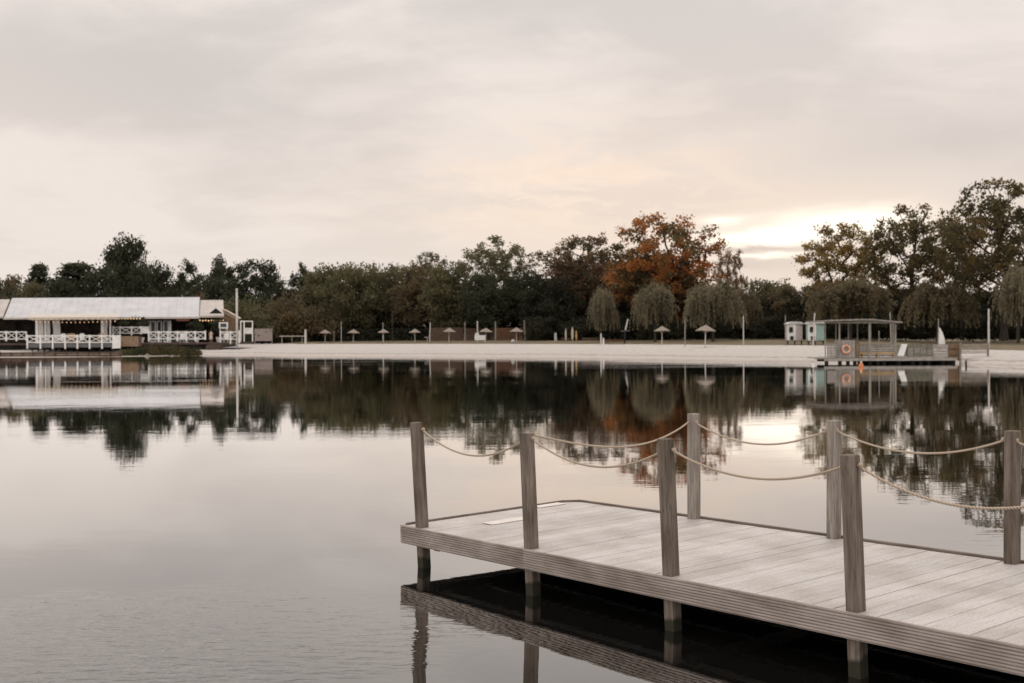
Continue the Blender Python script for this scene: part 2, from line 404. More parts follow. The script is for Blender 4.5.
def water_mat():
    m, nt, N, L, b = new_mat('lake_water')
    N.remove(b)
    g = N.new('ShaderNodeNewGeometry')
    def nz(scale, st, detail, rough=.5, dist=0, rot=9):
        mp = N.new('ShaderNodeMapping'); mp.inputs['Scale'].default_value = st; mp.inputs['Rotation'].default_value = (0, 0, R(rot)); L.new(g.outputs['Position'], mp.inputs[0])
        n = N.new('ShaderNodeTexNoise'); n.inputs['Scale'].default_value = scale; n.inputs['Detail'].default_value = detail
        n.inputs['Roughness'].default_value = rough; n.inputs['Distortion'].default_value = dist; L.new(mp.outputs[0], n.inputs['Vector']); return n.outputs[0]
    def M(op, a, b_=None):
        n = N.new('ShaderNodeMath'); n.operation = op
        for i, v in enumerate((a, b_)):
            if v is None: continue
            if isinstance(v, (int, float)): n.inputs[i].default_value = v
            else: L.new(v, n.inputs[i])
        return n.outputs[0]
    fine = nz(4.5, (.7, 1.5, 1), 3, .5, .3)
    broad = nz(.9, (.6, 1.3, 1), 2)
    patch = nz(.11, (.6, 1.4, 1), 2)
    mr = N.new('ShaderNodeMapRange'); mr.inputs[1].default_value = .46; mr.inputs[2].default_value = .60; mr.inputs[3].default_value = .22; mr.inputs[4].default_value = 1.0
    L.new(patch, mr.inputs[0])
    # a breath of wind roughens the water just off the end of the jetty
    sp = N.new('ShaderNodeSeparateXYZ'); L.new(g.outputs['Position'], sp.inputs[0])
    ex = M('DIVIDE', M('ADD', sp.outputs[0], 3.0), 2.4); ey = M('DIVIDE', M('SUBTRACT', sp.outputs[1], 8.3), 1.9)
    ed = M('ADD', M('MULTIPLY', ex, ex), M('MULTIPLY', ey, ey)); ed = M('ADD', ed, M('MULTIPLY', M('SUBTRACT', nz(.55, (1, 1, 1), 3), .5), 2.2))
    br = N.new('ShaderNodeMapRange'); br.interpolation_type = 'SMOOTHSTEP'; br.inputs[1].default_value = 1.25; br.inputs[2].default_value = .55; L.new(ed, br.inputs[0])
    rip = nz(7.5, (.6, 1.5, 1), 3, .55, .6, 24)
    h = M('ADD', M('MULTIPLY', M('MULTIPLY', fine, mr.outputs[0]), .0014), M('MULTIPLY', broad, .0016))
    h = M('ADD', h, M('MULTIPLY', M('MULTIPLY', rip, br.outputs[0]), .0050))
    bp = N.new('ShaderNodeBump'); bp.inputs['Strength'].default_value = 1; bp.inputs['Distance'].default_value = 1.0; L.new(h, bp.inputs['Height'])
    d = N.new('ShaderNodeBsdfDiffuse'); d.inputs[0].default_value = (.006, .0055, .005, 1)
    gl = N.new('ShaderNodeBsdfGlossy'); gl.inputs['Roughness'].default_value = .015; gl.inputs[0].default_value = (.97, .965, .96, 1)
    L.new(bp.outputs[0], gl.inputs['Normal'])
    fr = N.new('ShaderNodeFresnel'); fr.inputs['IOR'].default_value = 1.33
    fm = N.new('ShaderNodeMath'); fm.operation = 'MULTIPLY_ADD'; fm.use_clamp = True; L.new(fr.outputs[0], fm.inputs[0]); fm.inputs[1].default_value = 1.25; fm.inputs[2].default_value = .19; fac = fm.outputs[0]
    ms = N.new('ShaderNodeMixShader'); L.new(fac, ms.inputs[0]); L.new(d.outputs[0], ms.inputs[1]); L.new(gl.outputs[0], ms.inputs[2])
    L.new(ms.outputs[0], N['Material Output'].inputs['Surface'])
    return m
M_water = water_mat()
lake = MB().quad((-3000, -2500, 0), (3000, -2500, 0), (3000, 230, 0), (-3000, 230, 0)).build('lake_water', M_water)
tag(lake, kind='structure')

# ------------------------------------------------------------------ jetty (foreground)
JH = (1.79, .0095, .0130)
JX, JY, JT = -1.070, 11.12, -.873
W_, S_, O_, OB = 2.224, 1.560, .255, 1.772
FT = .164; ZW = -(CZ - 1.79)            # water level in the jetty's own frame
ax = Vector((math.cos(JT), math.sin(JT), .0095)).normalized()
ay = Vector((-math.sin(JT), math.cos(JT), .0130)); ay = (ay - ax * ay.dot(ax)).normalized()
az = ax.cross(ay)
jm = Matrix((ax, ay, az)).transposed().to_4x4(); jm.translation = (JX, JY, CZ - 1.79)
jetty = empty('jetty', (0, 0, 0), 'weathered grey timber jetty with rope railings reaching out over calm water', 'jetty'); jetty.matrix_world = jm
M_post = wood('post_wood', (.235, .192, .160), (.085, .067, .053), 2, 5, wet=ZW + .07)
M_postpale = wood('post_wood_pale', (.36, .32, .285), (.16, .135, .115), 2, 5)
M_fas = wood('fascia_wood', (.43, .375, .345), (.29, .245, .222), 0, 10)
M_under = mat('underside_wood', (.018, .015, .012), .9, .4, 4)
M_edge = wood('kerb_wood', (.23, .19, .165), (.13, .105, .09), 0, 6)
M_rope = None
def deck_mat():
    m, nt, N, L, b = new_mat('deck_planks')
    tc = N.new('ShaderNodeTexCoord'); at_ = N.new('ShaderNodeAttribute'); at_.attribute_name = 'tint'
    mp = N.new('ShaderNodeMapping'); mp.inputs['Scale'].default_value = (1, .05, 1); L.new(tc.outputs['Object'], mp.inputs[0])
    n = N.new('ShaderNodeTexNoise'); n.noise_dimensions = '4D'; n.inputs['Scale'].default_value = 75; n.inputs['Detail'].default_value = 5; n.inputs['Roughness'].default_value = .65
    L.new(mp.outputs[0], n.inputs['Vector'])
    mu = N.new('ShaderNodeMath'); mu.operation = 'MULTIPLY'; mu.inputs[1].default_value = 50; L.new(at_.outputs['Fac'], mu.inputs[0]); L.new(mu.outputs[0], n.inputs['W'])
    rp = N.new('ShaderNodeValToRGB'); rp.color_ramp.elements[0].position = .3; rp.color_ramp.elements[0].color = (.40, .375, .362, 1)
    rp.color_ramp.elements[1].position = .65; rp.color_ramp.elements[1].color = (.545, .512, .497, 1); L.new(n.outputs[0], rp.inputs[0])
    hs = N.new('ShaderNodeHueSaturation'); L.new(rp.outputs[0], hs.inputs['Color'])
    mr = N.new('ShaderNodeMapRange'); mr.inputs[3].default_value = .91; mr.inputs[4].default_value = 1.06; L.new(at_.outputs['Fac'], mr.inputs[0]); L.new(mr.outputs[0], hs.inputs['Value'])
    n2 = N.new('ShaderNodeTexNoise'); n2.inputs['Scale'].default_value = 2.2; n2.inputs['Detail'].default_value = 5; L.new(tc.outputs['Object'], n2.inputs['Vector'])
    r2 = N.new('ShaderNodeValToRGB'); r2.color_ramp.elements[0].position = .36; r2.color_ramp.elements[0].color = (.83, .80, .77, 1); r2.color_ramp.elements[1].position = .58; L.new(n2.outputs[0], r2.inputs[0])
    # grit and lichen specks
    n3 = N.new('ShaderNodeTexNoise'); n3.inputs['Scale'].default_value = 60; n3.inputs['Detail'].default_value = 3; L.new(tc.outputs['Object'], n3.inputs['Vector'])
    r3 = N.new('ShaderNodeValToRGB'); r3.color_ramp.elements[0].position = .36; r3.color_ramp.elements[0].color = (.74, .72, .70, 1); r3.color_ramp.elements[1].position = .5; L.new(n3.outputs[0], r3.inputs[0])
    m1 = N.new('ShaderNodeMix'); m1.data_type = 'RGBA'; m1.blend_type = 'MULTIPLY'; m1.inputs[0].default_value = 1; L.new(hs.outputs[0], m1.inputs[6]); L.new(r2.outputs[0], m1.inputs[7])
    m2 = N.new('ShaderNodeMix'); m2.data_type = 'RGBA'; m2.blend_type = 'MULTIPLY'; m2.inputs[0].default_value = .7; L.new(m1.outputs[2], m2.inputs[6]); L.new(r3.outputs[0], m2.inputs[7])
    L.new(m2.outputs[2], b.inputs['Base Color']); b.inputs['Roughness'].default_value = .62; b.inputs['Specular IOR Level'].default_value = .35
    # fine anti-slip grooves along each plank
    wv = N.new('ShaderNodeTexWave'); wv.bands_direction = 'X'; wv.inputs['Scale'].default_value = 22; L.new(tc.outputs['Object'], wv.inputs['Vector'])
    ad = N.new('ShaderNodeMath'); ad.operation = 'ADD'; L.new(wv.outputs[0], ad.inputs[0]); L.new(n.outputs[0], ad.inputs[1])
    bp = N.new('ShaderNodeBump'); bp.inputs['Distance'].default_value = .0014; L.new(ad.outputs[0], bp.inputs['Height']); L.new(bp.outputs[0], b.inputs['Normal'])
    return m
def add_tint(me, vals):
    a = me.attributes.new('tint', 'FLOAT', 'FACE'); a.data.foreach_set('value', np.asarray(vals, dtype=np.float32))
rng = random.Random(5)
JL = 15.0
mb = MB(); tints = []
u = .028; pw = .149
while u < JL:
    z = rng.uniform(-.0015, .0015); t = rng.random()
    mb.box(u, u + pw, .024, W_ - .03, -.026 + z, z); tints += [t] * 6
    u += pw + .005
deck = mb.build('deck', deck_mat(), jetty, local=True, bevel=.003); add_tint(deck.data, tints)
def grooved(L0, L1, along, name, face):
    """board with horizontal ridges; along 0 = runs in u at w = face, 1 = runs in w at u = face"""
    prof = [(0.0, .0)]; n = 8; hh = FT / n
    pts = [(.022, 0.002)]
    for k in range(n):
        z0 = .002 - k * hh
        pts += [(0.0, z0), (0.0, z0 - hh + .0085), (.011, z0 - hh + .0068), (.011, z0 - hh + .0008)]
    pts += [(0.0, -FT), (.022, -FT)]
    pts = [pts[0]] + [p for p in pts[1:]]
    m_ = MB(); b = []
    for (d, z) in pts:
        b.append((L0, face + d, z) if along == 0 else (face + d, L0, z))
    m_.prism(b, (L1 - L0, 0, 0) if along == 0 else (0, L1 - L0, 0))
    return m_.build(name, M_fas, jetty, local=True)
us = [0, 1.79, 7.40, JL]
for a, b in zip(us[:-1], us[1:]): grooved(a + (.0 if a == 0 else .0015), b - .0015, 0, 'fascia_board', 0.0)
grooved(.024, W_, 1, 'end_board', .0005)
MB().box(.026, JL, W_ - .028, W_, -FT, .0).build('back_board', M_fas, jetty, local=True)
MB().box(.15, JL, W_ - .022, W_ + .012, .002, .020).build('kerb', M_edge, jetty, local=True, bevel=.003)
MB().box(.004, .034, .06, W_ - .17, .003, .019).build('end_kerb', M_edge, jetty, local=True, bevel=.003)
MB().bar((.02, W_ - .17, .012), (.15, W_ - .005, .012), .03, .018).build('corner_kerb', M_edge, jetty, local=True)
# joists and beams
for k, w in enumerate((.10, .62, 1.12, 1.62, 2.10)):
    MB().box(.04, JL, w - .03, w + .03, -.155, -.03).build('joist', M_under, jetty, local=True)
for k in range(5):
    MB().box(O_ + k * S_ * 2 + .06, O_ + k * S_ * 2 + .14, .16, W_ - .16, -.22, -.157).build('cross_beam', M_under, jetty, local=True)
MB().box(.03, JL, .03, W_ - .04, -.018, -.010).build('membrane', M_edge, jetty, local=True)
# pale replacement plates near the end
M_plate = mat('pale_plate', (.66, .60, .56), .5, .08, 8)
PW = .0435
rc = Vector((0, 0, 0))
def j_at(px, py):
    """point of the deck plane seen at a pixel (jetty frame)"""
    p0 = Vector((0, 0, CZ)); d = at(px, py, 10) - p0
    mi = jm.inverted(); a = mi @ p0; dd = mi.to_3x3() @ d
    t = -a.z / dd.z; return a + dd * t
# handrail posts
def post(u, w, top, bot, m, ps=.086, rot=0.0, lz=0.0):
    c = MB(); h = ps / 2
    for (a, b) in ((-1, -1),): pass
    v = [(-h, -h), (h, -h), (h, h), (-h, h)]
    ca, sa = math.cos(rot), math.sin(rot)
    v = [(x * ca - y * sa, x * sa + y * ca) for x, y in v]
    lean = (lz * .643 + rng.uniform(-.002, .002), lz * .766 + rng.uniform(-.002, .002))
    zs = [bot, 0, top - .006, top]
    for z in zs:
        k = 1 if z < top else .9
        for x, y in v: c.v.append((u + x * k + lean[0] * z, w + y * k + lean[1] * z, z))
    for i in range(3):
        for k in range(4): k2 = (k + 1) % 4; c.f.append((i * 4 + k, i * 4 + k2, i * 4 + 4 + k2, i * 4 + 4 + k))
    c.f.append((3, 2, 1, 0)); c.f.append((12, 13, 14, 15))
    o = c.build('post', m, jetty, local=True)
    # through bolt with washer on the outer face
    bo = MB(); s = -1 if w < 1 else 1
    yy = w + s * (h + .001); zz = top - .10
    bo.tube([(u, w - s * .0, zz), (u, yy + s * .006, zz)], .011, 8)
    b2 = bo.build('bolt', M_black, o, local=True)
    return o
front = []; back = []
for i in range(10):
    if O_ + i * S_ < JL:
        post(O_ + i * S_, .075, (.985, .965, 1.0, .985, 1, 1, 1, 1, 1, 1)[i], ZW - .8, M_post, .088, lz=(-.031, -.021, -.021, -.019, 0, 0, 0, 0, 0, 0)[i]); front.append(O_ + i * S_)
for i in range(9):
    if OB + i * S_ < JL:
        post(OB + i * S_, W_ - .068, (1.0, 1.0, .99, 1, 1, 1, 1, 1, 1)[i], -.3, M_postpale if i < 2 else M_post, .088, lz=(.018, .024, .024, 0, 0, 0, 0, 0, 0)[i]); back.append(OB + i * S_)
# stained piles standing in the water under the far side
for i in range(8):
    MB().box(OB + i * S_ - .04, OB + i * S_ + .04, W_ - .11, W_ - .035, ZW - .8, -.165).build('pile', M_pile, jetty, local=True)
MB().box(.28, .36, 1.6, 1.68, ZW - .8, -.165).build('pile', M_pile, jetty, local=True)
def rope_mat():
    m, nt, N, L, b = new_mat('rope'); tc = N.new('ShaderNodeTexCoord')
    wv = N.new('ShaderNodeTexWave'); wv.inputs['Scale'].default_value = 28; wv.bands_direction = 'DIAGONAL'; L.new(tc.outputs['Object'], wv.inputs['Vector'])
    rp = N.new('ShaderNodeValToRGB'); rp.color_ramp.elements[0].color = (.27, .20, .14, 1); rp.color_ramp.elements[1].color = (.56, .46, .36, 1); L.new(wv.outputs[0], rp.inputs[0])
    L.new(rp.outputs[0], b.inputs['Base Color']); b.inputs['Roughness'].default_value = .9
    bp = N.new('ShaderNodeBump'); bp.inputs['Distance'].default_value = .003; L.new(wv.outputs[0], bp.inputs['Height']); L.new(bp.outputs[0], b.inputs['Normal'])
    return m
M_rope = rope_mat()
def rope(p, q, sag, skew=0.0, r=.0085):
    pts = []; n = 28
    for i in range(n + 1):
        t = i / n; k = 4 * t * (1 - t) * (1 + skew * (t - .5) * 2)
        P = Vector(p).lerp(Vector(q), t); P.z -= sag * k; pts.append(P)
    return MB().tube(pts, r, 8).build('rope', M_rope, jetty, local=True, smooth=True)
for a, b, sg in zip(front[:-1], front[1:], (.20, .185, .152, .195, .2, .2, .19, .2, .18)):
    rope((a + .02, .075, .925), (b - .02, .075, .925), sg)
for a, b, sg in zip(back[:-1], back[1:], (.17, .15, .16, .18, .2, .19, .2, .18)):
    rope((a + .02, W_ - .068, .925), (b - .02, W_ - .068, .925), sg)
rope((front[1], .11, .945), (back[0], W_ - .11, .925), .17, .35)
for (u, w) in [(u, .075) for u in front] + [(u, W_ - .068) for u in back]:   # knots either side of each post
    for s in (-1, 1):
        if (u, s) == (front[0], -1) or (u, s) == (back[0], -1): continue
        MB().lathe((u + s * .052, w, .906), [(.006, 0), (.016, .006), (.018, .016), (.014, .027), (.005, .032)], 8).build('rope_knot', M_rope, jetty, local=True, smooth=True)
MB().box(.496, .645, .60, 1.12, .003, .009).build('pale_plate', M_plate, jetty, local=True, bevel=.002)
MB().box(.04, .17, 1.62, 1.98, .003, .009).build('pale_plate', M_plate, jetty, local=True, bevel=.002)

# ------------------------------------------------------------------ trees
def lobes(rg, H, R_, zc, rz, n, lr):
    """lobe centres spread evenly through an ellipsoid (best of several candidates)"""
    out = [(0, 0, zc, lr * 1.2)]
    for k in range(n):
        best = None; bd = -1
        for _ in range(10):
            ph = math.acos(rg.uniform(-.9, 1)); th = rg.uniform(0, 2 * math.pi); rr = .92 * rg.random() ** .36
            c = (R_ * .86 * rr * math.sin(ph) * math.cos(th), R_ * .86 * rr * math.sin(ph) * math.sin(th), zc + rz * .9 * rr * math.cos(ph))
            d = min((c[0] - o[0]) ** 2 + (c[1] - o[1]) ** 2 + (c[2] - o[2]) ** 2 for o in out)
            if d > bd: bd = d; best = c
        out.append((*best, lr * rg.uniform(.7, 1.3)))
    return out
def skeleton(pts, H, trunk_top, r0, lean=(0, 0)):
    nodes = []; par = []; plen = []
    k = 9
    for i in range(k):
        t = i / (k - 1); nodes.append((lean[0] * t * t, lean[1] * t * t, t * trunk_top)); par.append(i - 1); plen.append(t * trunk_top)
    P = np.array(pts); order = np.argsort(np.linalg.norm(P - np.array([lean[0], lean[1], trunk_top * .8]), axis=1))
    nd = [np.array(n) for n in nodes]
    for idx in order:
        p = P[idx]; A = np.array(nd); d = np.linalg.norm(A - p, axis=1)
        low = np.where(A[:, 2] < trunk_top * .35, 50, 0)
        back = np.maximum(0, A[:, 2] - p[2]) * .8
        j = int(np.argmin(d + .35 * np.array(plen) + low + back))
        q = nd[j]; L = d[j]
        if L > 1.0:
            mid = (p + q) / 2 + np.array([0, 0, -.06 * L]) + np.random.uniform(-.07, .07, 3) * L
            nd.append(mid); par.append(j); plen.append(plen[j] + L / 2); j = len(nd) - 1
        nd.append(p); par.append(j); plen.append(plen[j] + L / 2)
    w = np.zeros(len(nd)); has = set(par)
    for i in range(len(nd) - 1, -1, -1):
        if i not in has: w[i] += 1
        if par[i] >= 0: w[par[i]] += w[i]
    rad = r0 * (w / w[0]) ** .5
    rad = np.maximum(rad, .018)
    mb = MB()
    for i in range(len(nd)):
        if par[i] < 0: continue
        ra = rad[par[i]] if (i < k or rad[i] > .5 * rad[par[i]]) else rad[i] * 1.25
        if i == 1: ra *= 1.35
        mb.tube([nd[par[i]], nd[i]], [ra, rad[i]], 6 if rad[i] > .06 else 4, cap=False)
    return mb
def leaves(centres, per, spread, size, seed, flat=.7, droop=0.0):
    rg = np.random.default_rng(seed); c = np.repeat(np.array(centres), per, axis=0); n = len(c)
    c = c + rg.normal(0, 1, (n, 3)) * spread * np.array([1, 1, flat])
    a = rg.normal(0, 1, (n, 3)); a[:, 2] -= droop; a /= np.linalg.norm(a, axis=1)[:, None]
    b = rg.normal(0, 1, (n, 3)); b -= a * np.sum(a * b, axis=1)[:, None]; b /= np.linalg.norm(b, axis=1)[:, None]
    s = size * rg.uniform(.6, 1.35, n)[:, None]
    v = np.stack([c - a * s * .6, c + b * s * .36, c + a * s * .6, c - b * s * .36], axis=1).reshape(-1, 3)
    tint = np.clip(rg.normal(.5, .25, n) + .25 * np.sin(c[:, 0] * 1.1 + c[:, 2] * .9 + seed), 0, 1)
    return v, tint
def leaf_mesh(name, v, tint):
    n = len(v) // 4; me = bpy.data.meshes.new(name)
    me.vertices.add(n * 4); me.vertices.foreach_set('co', v.astype(np.float32).ravel())
    me.loops.add(n * 4); me.loops.foreach_set('vertex_index', np.arange(n * 4, dtype=np.int32))
    me.polygons.add(n); me.polygons.foreach_set('loop_start', np.arange(n, dtype=np.int32) * 4)
    me.update(); add_tint(me, tint); me.materials.append(None)
    return me
def make_proto(kind, seed):
    """returns (trunk mesh, crown mesh, height, radius) at real size"""
    rg = random.Random(seed); np.random.seed(seed)
    if kind == 'airy':
        H, R_ = 14.0, 6.0; lb = lobes(rg, H, R_, 8.2, 5.6, 60, .95); per_lobe, per, spread, size = 9, 18, .25, .25; tt = 7.0; r0 = .30
    elif kind == 'dense':
        H, R_ = 11.0, 5.0; lb = lobes(rg, H, R_, 6.1, 4.4, 24, 1.7); per_lobe, per, spread, size = 15, 26, .48, .36; tt = 5; r0 = .34
    elif kind == 'tall':
        H, R_ = 12.0, 3.0; lb = lobes(rg, H, R_, 7.2, 4.5, 15, 1.25); per_lobe, per, spread, size = 14, 24, .36, .32; tt = 7; r0 = .26
    elif kind == 'bush':
        H, R_ = 5.0, 4.2; lb = lobes(rg, H, R_, 2.3, 2.3, 18, 1.25); per_lobe, per, spread, size = 13, 24, .42, .30; tt = 1.2; r0 = .18
    elif kind == 'pine':
        H, R_ = 11.0, 3.4; lb = []
        for k in range(7):
            z = 4.5 + k * 1.0; rr = R_ * (1 - k / 9) * rg.uniform(.7, 1)
            for j in range(4): t = rg.uniform(0, 6.3); lb.append((rr * .6 * math.cos(t), rr * .6 * math.sin(t), z, .9))
        per_lobe, per, spread, size = 9, 26, .34, .28; tt = 10.3; r0 = .22
    pts = []
    for (x, y, z, r) in lb:
        fl = .35 if kind == 'pine' else .8
        for _ in range(per_lobe):
            d = Vector((rg.gauss(0, 1), rg.gauss(0, 1), rg.gauss(0, 1))).normalized() * r * rg.random() ** .4
            p = (x + d.x, y + d.y, z + d.z * fl)
            if p[2] > .3: pts.append(p)
    v, t = leaves(pts, per, spread, size, seed)
    sk = skeleton(pts[::2], H, tt, r0, (rg.uniform(-.5, .5), rg.uniform(-.5, .5)))
    tm = bpy.data.meshes.new('trunk'); tm.from_pydata(sk.v, [], sk.f); tm.materials.append(M_bark)
    tm.polygons.foreach_set('use_smooth', [True] * len(tm.polygons))
    zmax = float(np.percentile(v[:, 2], 99.7)); rmax = float(np.percentile(np.abs(v[:, 0]), 99.3))
    return tm, leaf_mesh('crown', v, t), zmax, rmax
def make_willow(seed):
    rg = random.Random(seed); np.random.seed(seed); H, R_ = 6.6, 3.0; pts = []; vs = []; ts = []
    npg = np.random.default_rng(seed)
    cs = []
    boughs = [(rg.uniform(0, 6.283), rg.uniform(.25, .95), rg.uniform(.45, 1.05)) for _ in range(15)]
    for _ in range(110):
        th, rr, hh = boughs[rg.randrange(15)]; rr = rr * rg.uniform(.6, 1.25)
        th += rg.gauss(0, .30)
        pts.append((R_ * rr * math.cos(th), R_ * rr * math.sin(th), 3.4 + (H - 3.4) * hh * math.sqrt(max(.05, 1 - (rr * .9) ** 2)) + rg.gauss(0, .15)))
    for (x, y, z) in pts:
        rad = math.hypot(x, y) / R_
        for s in range(rg.randrange(3, 9)):
            sx, sy = x + rg.gauss(0, .22), y + rg.gauss(0, .22); L_ = min(z - 1.3, abs(rg.gauss(1.4, 1.1)) * (.45 + .55 * rad) + .2)
            if L_ < .2: continue
            ox, oy = x * .09, y * .09
            m = int(L_ / .115)
            for k in range(max(m, 2)):
                t = k / max(m, 2); f = math.sin(t * 1.5)
                cs.append((sx + ox * f * 2 + rg.gauss(0, .035), sy + oy * f * 2 + rg.gauss(0, .035), z + .1 - L_ * t + rg.gauss(0, .02)))
    v, t = leaves(cs, 1, .03, .26, seed, 1, droop=2.2)
    v2, t2 = leaves(pts, 26, .38, .2, seed + 1, .9)
    sk = skeleton(pts, H, 3.4, .2)
    tm = bpy.data.meshes.new('trunk'); tm.from_pydata(sk.v, [], sk.f); tm.materials.append(M_bark)
    vv = np.concatenate([v, v2]); return tm, leaf_mesh('crown', vv, np.concatenate([t, t2])), float(np.percentile(vv[:, 2], 99.7)), float(np.percentile(np.abs(vv[:, 0]), 99.3))
PROTO = {}
for kd, ns in (('airy', 4), ('dense', 4), ('tall', 3), ('bush', 3), ('pine', 1)):
    PROTO[kd] = [make_proto(kd, 100 + 17 * i + len(kd)) for i in range(ns)]
PROTO['willow'] = [make_willow(300 + i) for i in range(3)]
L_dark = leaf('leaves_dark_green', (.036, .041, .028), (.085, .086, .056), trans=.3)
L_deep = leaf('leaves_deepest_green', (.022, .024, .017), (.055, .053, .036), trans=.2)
L_olive = leaf('leaves_olive', (.090, .088, .050), (.185, .168, .095), (.150, .132, .072), trans=.45, patch=.3)
L_oliveb = leaf('leaves_olive_brown', (.095, .080, .050), (.18, .145, .088), (.15, .11, .06), trans=.4, patch=.3)
L_airy = leaf('leaves_yellow_green_backlit', (.12, .102, .045), (.31, .23, .09), (.30, .19, .07), trans=.7, patch=.35)  # gold of light shining through the leaves is put into the colour
L_airyd = leaf('leaves_autumn_dark', (.070, .064, .036), (.165, .135, .070), (.20, .135, .058), trans=.6, patch=.45, amt3=.3)
L_red = leaf('leaves_red_oak', (.075, .070, .038), (.17, .135, .066), (.38, .15, .05), trans=.5, patch=.26, amt3=.62)
L_redl = leaf('leaves_orange_bough', (.20, .095, .042), (.42, .165, .055), (.12, .095, .05), trans=.5, patch=.3, amt3=.45)
L_rust = leaf('leaves_rust', (.125, .080, .052), (.24, .145, .085), (.10, .085, .052), trans=.5, patch=.3)
L_wil = leaf('leaves_willow', (.15, .132, .088), (.27, .232, .155), trans=.5)
L_wild = leaf('leaves_willow_brown', (.115, .096, .06), (.21, .168, .105), trans=.5)
L_ochre = leaf('leaves_ochre', (.15, .098, .055), (.29, .185, .10), trans=.45)
tn = [0]
def tree(kind, px, D, top, width, lm, label, cat='tree', group=None, var=None, name=None, rot=None):
    tn[0] += 1; rg = random.Random(tn[0] * 7 + 1)
    pr = PROTO[kind]; tm, cm, H, R_ = pr[(var if var is not None else tn[0]) % len(pr)]
    x = X(px, D); gz = ground_z(x, D); h = Z(top, D, px) - gz; w = width / F * D / 2
    nm = name or {'bush': 'bush', 'willow': 'willow_tree', 'pine': 'pine_tree'}.get(kind, 'tree')
    e = empty(nm, (x, D, gz - .05), label, cat, group, rg.uniform(0, 6.28) if rot is None else rot)
    sx = w / R_; e.scale = (sx, sx, h / H)
    for n_, me, m in (('trunk', tm, M_bark), ('crown', cm, lm)):
        o = bpy.data.objects.new(n_, me); COL.objects.link(o); o.parent = e
        o.material_slots[0].link = 'OBJECT'; o.material_slots[0].material = m
    return e
